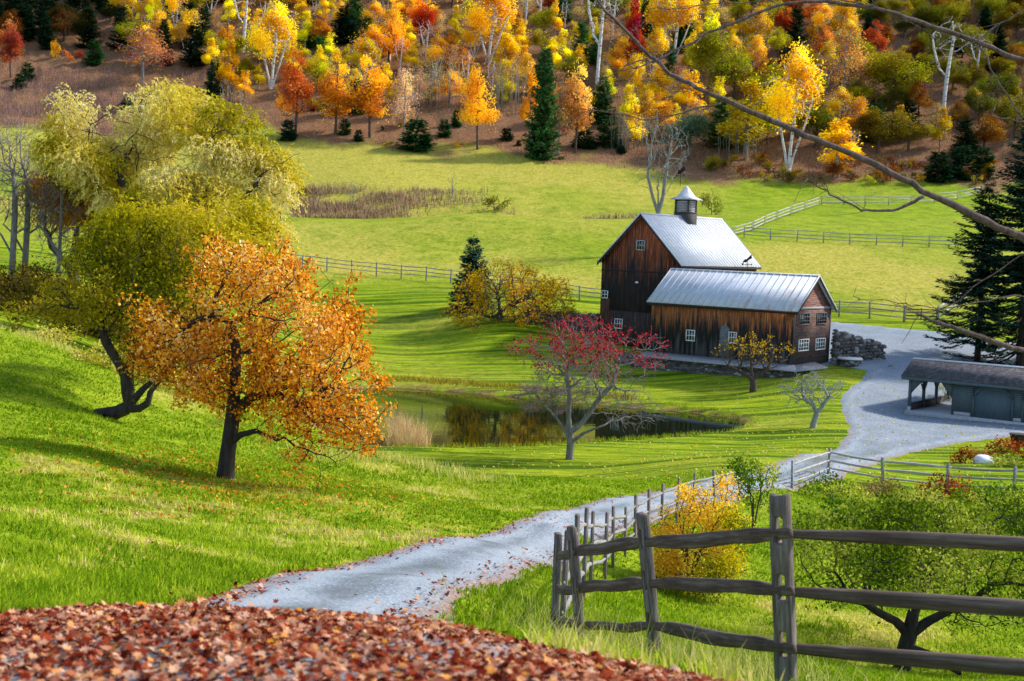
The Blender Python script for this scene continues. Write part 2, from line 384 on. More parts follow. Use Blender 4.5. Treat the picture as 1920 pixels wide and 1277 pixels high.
tuft = n.noise(P, 1.3, 7, .8); col = n.mix(n.math('MULTIPLY', n.ramp(tuft, [(.36, (1, 1, 1)), (.5, (0, 0, 0))]), .55), col, S(58, 78, 8))
hgt = n.math('ADD', nz2, n.math('MULTIPLY', nz4, .5))
n.principled(col, 1.0, hgt, .6, .12, spec=0.05); M_GROUND = n.m
def yv(a, b, k): return np.exp(np.linspace(math.log(a+8), math.log(b+8), k))-8
uu = np.linspace(-.78, .78, 640); yy = yv(-6.4, 640, 620)
def zt(X, Y):
    z = ground(X, Y); amp = np.clip((Y-6)/30, 0, 1)*.10*(1-.8*f_lawn(X, Y))+np.clip((Y-285)/60, 0, 1)*1.2
    sd = sdist(X, Y, ROAD) if True else 0
    return z+amp*((N2(X*.45, Y*.45)-.5)+.5*(N2(X*1.3, Y*1.3)-.5))*sstep(0, 1.5, np.abs(sd))-0.0
g = obj('ground', grid_mesh('ground', uu, yy, M_GROUND, zt, attrs={'dry': f_dry, 'woods': f_woods, 'lawn': f_lawn, 'leafy': f_leafy}))
tag(g, kind='structure')
# water
n = NT('water'); P = n.pos(); wv = n.noise(n.mapping(P, (.35, 1.2, 1)), 1.0, 3, .55)
p = n.principled(S(22, 28, 6), 0.025, wv, 0.03, 0.12, spec=0.6); M_WATER = n.m
mb = MB(); _pp = smooth_poly(POND, 1); c0 = _pp.mean(0); ex = c0+(_pp-c0)*1.0
_ex = []
for i in range(len(_pp)):
    t = _pp[(i+1) % len(_pp)]-_pp[i-1]; nn = np.array((t[1], -t[0])); nn /= np.linalg.norm(nn)+1e-9; _ex.append(_pp[i]+nn*0.5)
_ex = np.array(_ex)
if sdist(_ex[:1, 0], _ex[:1, 1], POND)[0] > 0: _ex = 2*_pp-_ex
V = np.vstack([[(*c0, 0)], np.c_[_ex, np.zeros(len(_ex))]]); k = len(_ex)
F = np.array([(0, 1+i, 1+(i+1) % k) for i in range(k)])
tag(obj('water', npmesh('water', V, F, M_WATER)), kind='structure')
# gravel drive
n = NT('gravel'); P = n.pos(); a = n.noise(P, 14, 5, .75); b = n.noise(P, .5, 5, .6); vo = n.n('ShaderNodeTexVoronoi'); vo.inputs['Scale'].default_value = 26; n.l(P, vo.inputs['Vector'])
col = n.ramp(a, [(.3, S(74, 84, 92)), (.5, S(120, 131, 140)), (.68, S(166, 175, 182))])
col = n.mix(.55, col, n.ramp(vo.outputs['Color'], [(0.1, S(70, 79, 88)), (.9, S(168, 176, 184))]), 'MIX')
col = n.mix(n.ramp(b, [(.4, (0, 0, 0)), (.7, (.5, .5, .5))]), col, S(96, 107, 118))
col = n.mix(n.math('MULTIPLY', n.attr('track'), .55), col, S(150, 158, 164)); col = n.mix(n.math('MULTIPLY', n.attr('crown'), n.ramp(b, [(.35, (.2,)*3), (.65, (.8,)*3)])), col, S(84, 90, 88))
col = n.mix(n.math('MULTIPLY', n.attr('edge'), n.ramp(a, [(.45, (0, 0, 0)), (.55, (1, 1, 1))])), col, S(150, 104, 70))
n.principled(col, .9, n.math('ADD', a, vo.outputs['Distance']), .45, .02, spec=.2); M_GRAVEL = n.m
def road_sd(X, Y): return sdist(X, Y, ROAD)+.18+.22*sstep(16, 30, Y)*(1-sstep(70, 85, Y))+(N2(X*1.1, Y*1.1)-.5)*.35*np.clip(Y/30, .3, 1.4)+(N2(X*3.5, Y*3.5)-.5)*.22
def zroad(X, Y):
    sd = road_sd(X, Y);
    return ground(X, Y)+np.clip(.14*sd, -.3, np.clip(.0065*(Y-2), .025, .07)+.0006*Y)
_mx = ROAD[:, 0]/(ROAD[:, 1]+8)
r = obj('gravel_drive', grid_mesh('gravel_drive', np.linspace(_mx.min()-.02, _mx.max()+.02, 620), yv(-5.5, 142, 560), M_GRAVEL, zroad, keep=lambda X, Y: sdist(X, Y, ROAD) > -1.2,
        attrs={'track': lambda X, Y, Z: np.exp(-((road_sd(X, Y)-.75)/.22)**2), 'crown': lambda X, Y, Z: sstep(.95, 1.35, road_sd(X, Y))*(1-sstep(1.9, 2.6, road_sd(X, Y)))*(1-sstep(70, 90, Y)), 'edge': lambda X, Y, Z: np.clip((1-sstep(0, .6, road_sd(X, Y)))*(1-sstep(60, 110, Y))+.5*(1-sstep(0, 9, np.hypot(X-40, Y-92)))*N2(X*1.5, Y*1.5), 0, 1)}))
tag(r, kind='structure')
# ------------------------------------------------------------------ the barn
TH = math.radians(38); AX = np.array((math.cos(TH), -math.sin(TH))); BX = np.array((math.sin(TH), math.cos(TH)))
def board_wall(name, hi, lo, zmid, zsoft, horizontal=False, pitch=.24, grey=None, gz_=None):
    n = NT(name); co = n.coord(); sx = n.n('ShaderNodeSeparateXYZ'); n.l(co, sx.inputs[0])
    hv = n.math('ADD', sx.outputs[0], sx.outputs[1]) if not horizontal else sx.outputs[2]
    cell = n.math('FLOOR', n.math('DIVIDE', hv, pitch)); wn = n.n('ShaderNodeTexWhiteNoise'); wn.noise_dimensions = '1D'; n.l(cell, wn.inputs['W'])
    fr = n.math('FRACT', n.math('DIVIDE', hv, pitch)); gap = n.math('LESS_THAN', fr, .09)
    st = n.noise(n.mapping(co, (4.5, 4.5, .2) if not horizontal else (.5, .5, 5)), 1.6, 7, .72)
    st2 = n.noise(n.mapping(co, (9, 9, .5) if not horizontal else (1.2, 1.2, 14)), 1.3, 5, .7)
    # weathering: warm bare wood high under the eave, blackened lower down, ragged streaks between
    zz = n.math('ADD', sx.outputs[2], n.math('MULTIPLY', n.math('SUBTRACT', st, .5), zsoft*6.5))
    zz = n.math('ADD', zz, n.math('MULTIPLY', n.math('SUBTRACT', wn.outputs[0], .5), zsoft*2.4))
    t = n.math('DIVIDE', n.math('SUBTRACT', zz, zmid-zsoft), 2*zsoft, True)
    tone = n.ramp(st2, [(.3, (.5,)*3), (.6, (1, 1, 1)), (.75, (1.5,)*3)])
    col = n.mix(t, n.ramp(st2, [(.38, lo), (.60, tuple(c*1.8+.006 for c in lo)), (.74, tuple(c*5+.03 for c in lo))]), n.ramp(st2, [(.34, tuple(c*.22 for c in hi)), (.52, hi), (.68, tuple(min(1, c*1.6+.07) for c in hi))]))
    if grey: 
        tg = n.math('SUBTRACT', 1.0, n.math('DIVIDE', n.math('SUBTRACT', zz, gz_-.25), .9, True), True); col = n.mix(n.math('MULTIPLY', tg, .7), col, grey)
    col = n.mix(n.math('MULTIPLY', wn.outputs[0], .35), col, (.01, .008, .007))
    col = n.mix(n.math('MULTIPLY', gap, .8), col, (.006, .005, .005))
    n.principled(col, .9, n.math('SUBTRACT', st2, n.math('MULTIPLY', gap, .8)), .5, .02, spec=.15); return n.m
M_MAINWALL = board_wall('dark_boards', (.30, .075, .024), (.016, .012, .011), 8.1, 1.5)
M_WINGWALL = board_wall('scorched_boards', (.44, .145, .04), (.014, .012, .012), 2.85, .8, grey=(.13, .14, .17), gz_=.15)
M_CLAP = board_wall('weathered_clapboards', (.24, .105, .075), (.06, .048, .045), 3.2, 2.2, True, .19)
n = NT('barn_metal'); co = n.coord(); f = n.noise(n.mapping(co, (1, 1, 1)), .8, 5, .65); g2 = n.noise(n.mapping(co, (2.2, .35, .35)), 1.1, 6, .75)
col = n.ramp(f, [(.3, (.42, .45, .50)), (.7, (.55, .57, .60))]); sx = n.n('ShaderNodeSeparateXYZ'); n.l(co, sx.inputs[0])
rust = n.math('MULTIPLY', n.attr('rust'), n.ramp(g2, [(.5, (0, 0, 0)), (.62, (1, 1, 1))]), True); col = n.mix(rust, col, (.34, .16, .07))
n.principled(col, .6, f, .05, .01, metal=.1, spec=.35); M_METAL = n.m
def plain(name, c, rough=.8, var=.25, scale=5, metal=0, spec=.3):
    n = NT(name); f = n.noise(n.coord(), scale, 5, .65)
    n.principled(n.ramp(f, [(.3, tuple(x*(1-var) for x in c)), (.7, tuple(min(1, x*(1+var)) for x in c))]), rough, f, .15, .01, metal=metal, spec=spec); return n.m
M_TRIM = plain('black_trim', (.018, .015, .014)); M_WHITE = plain('white_paint', (.72, .72, .70), .6, .12)
M_GREYWOOD = plain('silver_boards', (.30, .29, .29), .9, .5, 9)
M_DARKWOOD = plain('dark_wood', (.05, .045, .045), .9, .5, 9)
n = NT('window_glass'); n.principled((.012, .015, .02), .05, spec=.8); M_GLASS = n.m
n = NT('dry_stone'); co = n.coord(); v = n.n('ShaderNodeTexVoronoi'); v.inputs['Scale'].default_value = 2.6; n.l(n.mapping(co, (1, 1, 2.2)), v.inputs['Vector'])
v2 = n.n('ShaderNodeTexVoronoi'); v2.feature = 'DISTANCE_TO_EDGE'; v2.inputs['Scale'].default_value = 2.6; n.l(n.mapping(co, (1, 1, 2.2)), v2.inputs['Vector'])
sep = n.n('ShaderNodeSeparateColor'); n.l(v.outputs['Color'], sep.inputs[0])
col = n.ramp(sep.outputs[0], [(.1, (.03, .028, .026)), (.5, (.10, .092, .085)), (.8, (.17, .15, .135)), (.95, (.42, .41, .40))])
col = n.mix(n.ramp(v2.outputs['Distance'], [(.0, (1, 1, 1)), (.09, (0, 0, 0))]), col, (.006, .005, .005)); nn_ = n.noise(co, 12, 4, .7); col = n.mix(.35, col, n.ramp(nn_, [(.3, (.02, .02, .02)), (.7, (.2, .19, .18))]))
n.principled(col, .95, v2.outputs['Distance'], .9, .12, spec=.1); M_STONE = n.m

FLOOR = EYE-9.3
Rc = at(1490, 588, 110.0); Rc = Rc[:2]                                   # wing, right front corner
WL, WD, HALF = 14.4, 7.4, 3.7
Lc = Rc-AX*WL
barn = thing('barn', 'dark weathered barn with bright metal roofs, cupola and low side wing above the pond', 'barn', (*Lc, FLOOR), -TH)
def loc(P): q = np.asarray(P)[:2]-Lc; return np.array((q@AX, q@BX, P[2]-FLOOR))       # world -> barn frame (x along the wing front, y into depth)
def ray_y(px, py, y0):                         # sight line meets the barn-frame plane y = y0
    d = ray(px, py); o = loc((0, 0, EYE)); dl = np.array((d[:2]@AX, d[:2]@BX, d[2])); t = (y0-o[1])/dl[1]; return o+dl*t
def ray_x(px, py, x0):
    d = ray(px, py); o = loc((0, 0, EYE)); dl = np.array((d[:2]@AX, d[:2]@BX, d[2])); t = (x0-o[0])/dl[0]; return o+dl*t
# wing: walls
RIDGE = ray_x(1533, 516, WL+.45)[2]; EAVE = ray_y(1500, 584, -.4)[2]; SL = (RIDGE-EAVE)/(HALF+.4); WTOP = RIDGE-SL*HALF-.12
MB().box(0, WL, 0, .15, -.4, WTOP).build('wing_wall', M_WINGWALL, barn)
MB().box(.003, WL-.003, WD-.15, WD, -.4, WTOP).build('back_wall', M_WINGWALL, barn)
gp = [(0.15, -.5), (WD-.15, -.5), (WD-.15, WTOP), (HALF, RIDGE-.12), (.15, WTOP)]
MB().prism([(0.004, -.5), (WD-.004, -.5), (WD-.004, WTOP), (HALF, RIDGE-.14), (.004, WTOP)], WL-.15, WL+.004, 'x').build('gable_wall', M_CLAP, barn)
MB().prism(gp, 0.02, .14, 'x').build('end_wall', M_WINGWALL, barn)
MB().box(WL+.006, WL+.05, .02, WD-.02, WTOP-.10, WTOP+.10).build('gable_beam', M_GREYWOOD, barn)
for y_ in (-.04, WD-.16): MB().box(WL-.02, WL+.03, y_, y_+.18, -.4, WTOP).build('corner_board', M_DARKWOOD, barn)
def roof(name, x0, x1, yc, half, ridge, slope, axis, t=.09, seams=.62, sh=.03):
    """two metal slopes with standing seams; the ridge runs along `axis`"""
    o = thing_part = None; mb = MB(); e = half
    for s in (-1, 1):
        P = [(x0, yc+s*e, ridge-slope*e), (x1, yc+s*e, ridge-slope*e), (x1, yc, ridge), (x0, yc, ridge)]
        if s > 0: P = P[::-1]
        if axis == 'y': P = [(q[1], q[0], q[2]) for q in P][::-1]
        mb.slab(P, t)
        nrm = np.array((0, s*slope, 1.0)); nrm /= np.linalg.norm(nrm)
        k = int((x1-x0)/seams)
        for i in range(k+1):
            xx = x0+.04+(x1-x0-.08)*i/k
            A = np.array((xx, yc+s*e, ridge-slope*e)); B = np.array((xx, yc+s*.03, ridge-slope*.03)); d = np.array((.022, 0, 0))
            Q = [A-d, A+d, B+d, B-d]; Q = [*Q, *[q+nrm*sh for q in Q]]
            if axis == 'y': Q = [np.array((q[1], q[0], q[2])) for q in Q]
            mb.hexa(Q if (s < 0) == (axis == 'x') else [Q[0], Q[3], Q[2], Q[1], Q[4], Q[7], Q[6], Q[5]])
    c = [(x0, yc-.16, ridge-.16*slope+.03), (x0, yc, ridge+.035), (x0, yc+.16, ridge-.16*slope+.03), (x0, yc, ridge-.02)]
    pr = [(q[1], q[2]) for q in c]; mb.prism(pr, x0, x1, 'x' if axis == 'x' else 'y')
    return mb
rb = roof('roof', -.35, WL+.45, HALF, HALF+.4, RIDGE, SL, 'x', seams=.7)
ro = rb.build('wing_roof', M_METAL, barn)
def rust_attr(o, fn):
    me = o.data; a = me.attributes.new('rust', 'FLOAT', 'POINT'); co = np.empty(len(me.vertices)*3, np.float32); me.vertices.foreach_get('co', co); co = co.reshape(-1, 3); a.data.foreach_set('value', fn(co).astype(np.float32))
rust_attr(ro, lambda c: np.where((c[:, 1] < 0.2) & (c[:, 0] > 8), .8, 0.0))
def rake(x, yc, half, ridge, slope, axis, w=.24, th=.05, drop=.10):
    mb = MB(); xo = x
    for s in (-1, 1):
        A = (yc+s*half, ridge-slope*half-drop); B = (yc+s*.0, ridge-drop)
        poly = [A, B, (B[0], B[1]-w), (A[0], A[1]-w)]
        if axis == 'x': mb.prism(poly if s < 0 else poly[::-1], xo-th/2, xo+th/2, 'x')
        else: mb.prism([(p[0], p[1]) for p in poly], xo-th/2, xo+th/2, 'y')
    return mb
mb = rake(WL+.42, HALF, HALF+.38, RIDGE, SL, 'x'); mb.build('rake_board', M_TRIM, barn)
rake(-.32, HALF, HALF+.38, RIDGE, SL, 'x').build('rake_board', M_TRIM, barn)
MB().box(-.3, WL+.4, -.37, -.33, EAVE-.30, EAVE-.10).build('eave_board', M_TRIM, barn)
# main block: gable towards the viewer, ridge running back
GY = 5.5
xr = ray_y(1274, 560, GY)[0]; xl = ray_y(1126, 560, GY)[0]; XC = (xl+xr)/2; HM = (xr-xl)/2
AP = ray_y(1200, 399, GY-.4)[2]; EV = (ray_y(1120, 491, GY-.4)[2]+ray_y(1278, 498, GY-.4)[2])/2; SM = (AP-EV)/(HM+.35)
MT = AP-SM*HM-.12; ML = 15.6; MZ0 = -1.2
MB().prism([(xl, MZ0), (xr, MZ0), (xr, MT), (XC, AP-.12), (xl, MT)], GY, GY+.15, 'y').build('gable_wall', M_MAINWALL, barn)
MB().box(xl, xl+.15, GY+.151, GY+ML, MZ0, MT).box(xr-.15, xr, GY+.151, GY+ML, MZ0, MT).build('side_wall', M_MAINWALL, barn)
MB().prism([(xl+.15, MZ0), (xr-.15, MZ0), (xr-.15, MT), (XC, AP-.14), (xl+.15, MT)], GY+ML-.15, GY+ML-.01, 'y').build('back_wall', M_MAINWALL, barn)
zb = ray_y(1160, 507, GY)[2]; zb2 = ray_y(1160, 583, GY)[2]
MB().box(xl-.02, xr+.02, GY-.04, GY-.003, zb-.06, zb+.06).build('gable_beam', M_TRIM, barn)
mr = roof('roof', GY-.42, GY+ML+.4, XC, HM+.35, AP, SM, 'y', seams=.56, sh=.045).build('main_roof', M_METAL, barn)
rake(GY-.40, XC, HM+.33, AP, SM, 'y', w=.26).build('rake_board', M_TRIM, barn)
rake(GY+ML+.38, XC, HM+.33, AP, SM, 'y', w=.26).build('rake_board', M_TRIM, barn)
MB().box(xr+.30, xr+.34, GY-.35, GY+ML+.35, EV-.28, EV-.10).build('eave_board', M_TRIM, barn)
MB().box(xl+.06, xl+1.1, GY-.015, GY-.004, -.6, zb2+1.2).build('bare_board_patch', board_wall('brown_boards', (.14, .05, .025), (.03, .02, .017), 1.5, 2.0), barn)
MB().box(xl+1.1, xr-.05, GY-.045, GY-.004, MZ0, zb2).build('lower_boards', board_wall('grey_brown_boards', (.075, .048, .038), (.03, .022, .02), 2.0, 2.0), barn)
def window(cx, cz, w, h, cols, rows, axis, at_, mat=M_WHITE, out=-1, fw=.07, shutter=None):
    """frame with glazing bars (part) and its pane (sub-part); axis 'y': wall plane y=at_, outward out*y"""
    mb = MB(); d0, d1 = sorted((at_+out*.01, at_+out*.075))
    def bx(x0, x1, z0, z1, a=d0, b=d1):
        if axis == 'y': mb.box(x0, x1, a, b, z0, z1)
        else: mb.box(a, b, x0, x1, z0, z1)
    bx(cx-w/2, cx+w/2, cz+h/2-fw, cz+h/2); bx(cx-w/2, cx+w/2, cz-h/2, cz-h/2+fw*1.2)
    bx(cx-w/2, cx-w/2+fw, cz-h/2+fw*1.2, cz+h/2-fw); bx(cx+w/2-fw, cx+w/2, cz-h/2+fw*1.2, cz+h/2-fw)
    a, b = sorted((at_+out*.02, at_+out*.06))
    for i in range(1, cols): xx = cx-w/2+w*i/cols; bx(xx-.022, xx+.022, cz-h/2+fw*1.2, cz+h/2-fw, a, b)
    for j in range(1, rows): z_ = cz-h/2+h*j/rows; bx(cx-w/2+fw, cx+w/2-fw, z_-.022, z_+.022, a+.003, b-.003)
    f = mb.build('window', mat, barn)
    p = MB(); a, b = sorted((at_+out*.004, at_+out*.018))
    if axis == 'y': p.box(cx-w/2+.03, cx+w/2-.03, a, b, cz-h/2+.03, cz+h/2-.03)
    else: p.box(a, b, cx-w/2+.03, cx+w/2-.03, cz-h/2+.03, cz+h/2-.03)
    p.build('pane', M_GLASS, f); return f
M_DARKFRAME = plain('grey_frame', (.12, .12, .125))
q = ray_y(1201.5, 460, GY); window(q[0], q[2], .95, .98, 3, 2, 'y', GY, plain('pale_frame', (.4, .4, .42)))
q = ray_y(1134.5, 552, GY); window(q[0], q[2], .78, .78, 2, 2, 'y', GY-.015)
q = ray_y(1160.5, 607, GY); window(q[0], q[2], .95, 1.0, 3, 2, 'y', GY-.045)
q = ray_y(1295, 629, 0); window(q[0], q[2], .92, 1.02, 3, 2, 'y', 0)
q = ray_y(1374, 633, 0); window(q[0], q[2], .80, 1.02, 3, 2, 'y', 0)
q = ray_y(1360, 628, 0); MB().prism([(q[0]-.55, -.2), (q[0]+.4, -.2), (q[0]+.4, q[2]+.6), (q[0]-.08, q[2]+1.0), (q[0]-.55, q[2]+.6)], -.03, -.004, 'y').build('door', plain('grey_door', (.13, .13, .14), .9, .6, 7), barn)
for cx_, cz_, m in ((1508, 598, M_DARKFRAME), (1540, 597, M_DARKFRAME), (1506, 647, M_WHITE), (1537.5, 645, M_WHITE)):
    q = ray_x(cx_, cz_, WL); window(q[1], q[2], 2.0, 1.05, 4, 3, 'x', WL, m, out=1)
q = ray_y(1198, 530, GY); l = MB().box(q[0]-.03, q[0]+.03, GY-.4, GY-.004, q[2]+.1, q[2]+.16).build('lamp_bracket', M_TRIM, barn)
MB().lathe([(.0, .0), (.2, .02), (.14, .14), (.05, .2)], 10, (q[0], GY-.36)).build('lamp_shade', M_WHITE, l).location = (0, 0, q[2]-.06)
# skirt roof and stone foundation under the wing
SK = -.35
n_ = 24; mb = MB(); mb.slab([(-.6, -1.25, SK-.42), (WL+1.0, -1.25, SK-.42), (WL+.3, -.01, SK), (-.4, -.01, SK)], .08)
mb.slab([(WL+1.0, -1.25, SK-.42), (WL+1.3, 4.8, SK-.42), (WL+.02, 4.5, SK+.02), (WL+.3, -.01, SK)], .08); mb.build('skirt_roof', M_GREYWOOD, barn)
MB().box(-3.2, WL+.55, -.85, -.02, -3.6, SK-.42).box(WL-.3, WL+.5, -.02, 4.2, -3.6, SK-.45).build('stone_foundation', M_STONE, barn)
# cupola
CQ = GY+8.2; cx, cy = XC, CQ; cw = .86; zr = AP
zbase = ray_y(1278, 399, CQ-.6)[2]; ztop = ray_y(1278, 374, CQ-.6)[2]; zap = ray_y(1278, 348, CQ)[2]
cup = MB().box(cx-cw, cx+cw, cy-cw, cy+cw, zr-1.2, zbase).build('cupola', M_DARKWOOD, barn)
mb = MB(); w2 = cw-.10
for sx_ in (-1, 1):
    for sy_ in (-1, 1): mb.box(cx+sx_*w2-.08, cx+sx_*w2+.08, cy+sy_*w2-.08, cy+sy_*w2+.08, zbase, ztop)
mb.box(cx-cw-.04, cx+cw+.04, cy-cw-.04, cy+cw+.04, zbase-.02, zbase+.06).box(cx-w2+.04, cx+w2-.04, cy-w2+.04, cy+w2-.04, zbase+.06, ztop)
mb.build('cupola_posts', M_DARKWOOD, cup)
mb = MB(); k = 7
for i in range(k):
    z0 = zbase+.1+(ztop-zbase-.2)*i/k; z1 = z0+.13
    for s in (-1, 1):
        mb.hexa([(cx-w2+.08, cy+s*(w2+.02)-.015, z0), (cx+w2-.08, cy+s*(w2+.02)-.015, z0), (cx+w2-.08, cy+s*(w2+.02)+.015, z0), (cx-w2+.08, cy+s*(w2+.02)+.015, z0)]+[(cx-w2+.08, cy+s*(w2-.06)-.015, z1), (cx+w2-.08, cy+s*(w2-.06)-.015, z1), (cx+w2-.08, cy+s*(w2-.06)+.015, z1), (cx-w2+.08, cy+s*(w2-.06)+.015, z1)])
        mb.hexa([(cx+s*(w2+.02)-.015, cy-w2+.08, z0), (cx+s*(w2+.02)+.015, cy-w2+.08, z0), (cx+s*(w2+.02)+.015, cy+w2-.08, z0), (cx+s*(w2+.02)-.015, cy+w2-.08, z0)]+[(cx+s*(w2-.06)-.015, cy-w2+.08, z1), (cx+s*(w2-.06)+.015, cy-w2+.08, z1), (cx+s*(w2-.06)+.015, cy+w2-.08, z1), (cx+s*(w2-.06)-.015, cy+w2-.08, z1)])
mb.build('louvre', plain('pale_louvres', (.33, .32, .33), .8, .4, 8), cup)
hh = zap-ztop; V = []; prof = [(cw+.42, 0), (cw*.80, hh*.22), (cw*.52, hh*.52), (cw*.24, hh*.8), (0.03, hh)]
for r_, z_ in prof: V += [(cx-r_, cy-r_, ztop+z_), (cx+r_, cy-r_, ztop+z_), (cx+r_, cy+r_, ztop+z_), (cx-r_, cy+r_, ztop+z_)]
F = [(3, 2, 1, 0)]
for i in range(len(prof)-1):
    for j in range(4): F.append((i*4+j, i*4+(j+1) % 4, i*4+4+(j+1) % 4, i*4+4+j))
F.append((16, 17, 18, 19)); cr = MB().add(V, F).build('cupola_roof', M_METAL, cup); rust_attr(cr, lambda c: np.full(len(c), .55))
def vane(px_, py_, y0, zpole, nm, outline, s):
    mb = MB(); q = ray_y(px_, py_, y0); mb.tube([(q[0], y0, zpole), (q[0], y0, q[2])], .03, 6)
    mb.tube([(q[0]-.42, y0, q[2]-.42), (q[0]+.42, y0, q[2]-.42)], .018, 5); mb.tube([(q[0], y0-.42, q[2]-.47), (q[0], y0+.42, q[2]-.47)], .018, 5)
    mb.box(q[0]-.55, q[0]-.38, y0-.02, y0+.02, q[2]-.52, q[2]-.34); mb.box(q[0]+.38, q[0]+.5, y0-.02, y0+.02, q[2]-.48, q[2]-.36)
    mb.prism([(q[0]+a*s, q[2]+b*s) for a, b in outline], y0-.03, y0+.03, 'y'); return mb.build(nm, M_TRIM, barn)
ROOSTER = [(-.6, -.1), (-.5, .15), (-.45, .5), (-.3, .2), (-.1, .05), (.1, .35), (.25, .75), (.5, 1.0), (.85, .75), (.9, .35), (.7, .1), (.4, 0), (.15, -.15), (0, -.4), (-.1, -.35), (-.2, -.15), (-.35, -.2), (-.5, -.35)]
vane(1276.5, 322, CQ, zap-.05, 'weathervane', ROOSTER, .62)
RUNNER = [(-1, -.55), (-.7, -.15), (-.5, .05), (-.1, .1), (.3, .3), (.55, .45), (.75, .95), (.85, .5), (.95, .3), (.6, .2), (.35, 0), (.1, -.15), (-.1, -.45), (-.2, -.15), (-.5, -.15), (-.8, -.5)]
vane(1401.5, 487, HALF+.25, RIDGE, 'weathervane', RUNNER, .5)

# ------------------------------------------------------------------ the shed
M_TEAL = None
n = NT('teal_clapboards'); co = n.coord(); sx = n.n('ShaderNodeSeparateXYZ'); n.l(co, sx.inputs[0]); fr = n.math('FRACT', n.math('DIVIDE', sx.outputs[2], .15)); f = n.noise(n.mapping(co, (1, 1, 4)), 2, 4, .6)
col = n.ramp(f, [(.3, (.062, .085, .095)), (.7, (.088, .118, .130))]); col = n.mix(n.math('LESS_THAN', fr, .16), col, (.025, .035, .04)); n.principled(col, .7, fr, .5, .02); M_TEAL = n.m
n = NT('teal_boards'); co = n.coord(); sx = n.n('ShaderNodeSeparateXYZ'); n.l(co, sx.inputs[0]); fr = n.math('FRACT', n.math('DIVIDE', sx.outputs[0], .16)); f = n.noise(n.mapping(co, (6, 1, .5)), 2, 4, .6)
col = n.ramp(f, [(.3, (.060, .088, .105)), (.7, (.09, .125, .145))]); col = n.mix(n.math('LESS_THAN', fr, .08), col, (.03, .045, .05)); n.principled(col, .7, spec=.3); M_TEALB = n.m
M_TEALT = plain('teal_trim', (.075, .10, .11), .7, .15)
n = NT('wood_shingles'); co = n.coord(); br = n.n('ShaderNodeTexBrick'); br.inputs['Scale'].default_value = 1.0; br.inputs['Brick Width'].default_value = .26; br.inputs['Row Height'].default_value = .17; br.inputs['Mortar Size'].default_value = .012
br.inputs['Color1'].default_value = (.05, .046, .05, 1); br.inputs['Color2'].default_value = (.15, .14, .15, 1); br.inputs['Mortar'].default_value = (.015, .014, .015, 1); br.inputs['Bias'].default_value = -.25
sx = n.n('ShaderNodeSeparateXYZ'); n.l(co, sx.inputs[0]); cb = n.n('ShaderNodeCombineXYZ'); n.l(sx.outputs[0], cb.inputs[0]); n.l(n.math('MULTIPLY', sx.outputs[2], 1.35), cb.inputs[1]); n.l(cb.outputs[0], br.inputs['Vector'])
f = n.noise(co, 3.5, 5, .7); col = n.mix(.45, br.outputs['Color'], n.ramp(f, [(.3, (.04, .037, .04)), (.55, (.11, .10, .105)), (.72, (.30, .27, .28))])); n.principled(col, .95, br.outputs['Fac'], .6, .03, spec=.1); M_SHING = n.m
M_CONC = plain('concrete', (.34, .34, .35), .9, .2)
sp = at(1701, 769, 97); SZ = sp[2]; shed = thing('shed', 'low blue grey shed with an open bay and shingle roof beside the drive', 'shed', sp, -TH)
def sloc(P): q = np.asarray(P)[:2]-sp[:2]; return np.array((q@AX, q@BX, P[2]-SZ))
def s_y(px, py, y0):
    d = ray(px, py); o = sloc((0, 0, EYE)); dl = np.array((d[:2]@AX, d[:2]@BX, d[2])); return o+dl*((y0-o[1])/dl[1])
EZ = s_y(1688, 704, -.5)[2]; RY = 1.9; RZ = s_y(1704, 671, RY)[2]; SLEN = 14.5; DEP = 8.6; s_ = (RZ-EZ)/(RY+.5)
x785 = s_y(1785, 740, 0)[0]; x824 = s_y(1824, 740, 0)[0]; x901 = s_y(1901, 740, 0)[0]
mb = MB(); mb.slab([(-.45, -.5, EZ), (SLEN, -.5, EZ), (SLEN, RY, RZ), (-.45, RY, RZ)], .1); bz = RZ-(DEP-RY+.4)*.17
mb.slab([(-.45, RY, RZ), (SLEN, RY, RZ), (SLEN, DEP+.4, bz), (-.45, DEP+.4, bz)], .1); mb.build('roof', M_SHING, shed)
MB().prism([(RY-.14, RZ-.05), (RY, RZ+.07), (RY+.14, RZ+.02), (RY, RZ-.05)], -.47, SLEN+.02, 'x').build('ridge_cap', M_METAL, shed)
MB().box(-.4, SLEN, -.5, -.455, EZ-.28, EZ-.06).build('eave_board', M_TEALT, shed)
PW = .2; beam = EZ-.3
def post(x, y, h, parent=shed):
    mb = MB().box(x-PW/2, x+PW/2, y-PW/2, y+PW/2, .02, h); return mb.build('post', M_TEALT, parent)
tops = lambda y: (EZ+s_*(y+.5) if y < RY else RZ-(y-RY)*.17)-.14
for y in (.1, 3.0, 5.8, DEP-.1): post(.1, y, tops(y)); 
post(x785, DEP-.1, tops(DEP-.1))
mb = MB()
for (y0, y1) in ((.1, 3.0), (3.0, 5.8), (5.8, DEP-.1)):
    for ya, sg in ((y0+.1, 1), (y1-.1, -1)): mb.prism([(ya, beam-1.0), (ya+sg*.75, beam-.1), (ya+sg*.75, beam+.05), (ya, beam+.05)], .02, .18, 'x')
mb.box(.01, .19, .2, DEP-.2, beam+.02, beam+.3); mb.build('arched_brace', M_TEALT, shed)
mb = MB()
for xa, sg in ((.2, 1), (x785-.05, -1)): mb.prism([(xa, beam-1.0), (xa+sg*.75, beam-.1), (xa+sg*.75, beam+.05), (xa, beam+.05)], .02, .18, 'y')
mb.box(.2, x785-.05, .01, .19, beam+.02, beam+.32); mb.build('front_beam', M_TEALT, shed)
MB().box(.03, .17, .2, DEP-.2, -.1, .55).build('low_wall', M_DARKWOOD, shed)
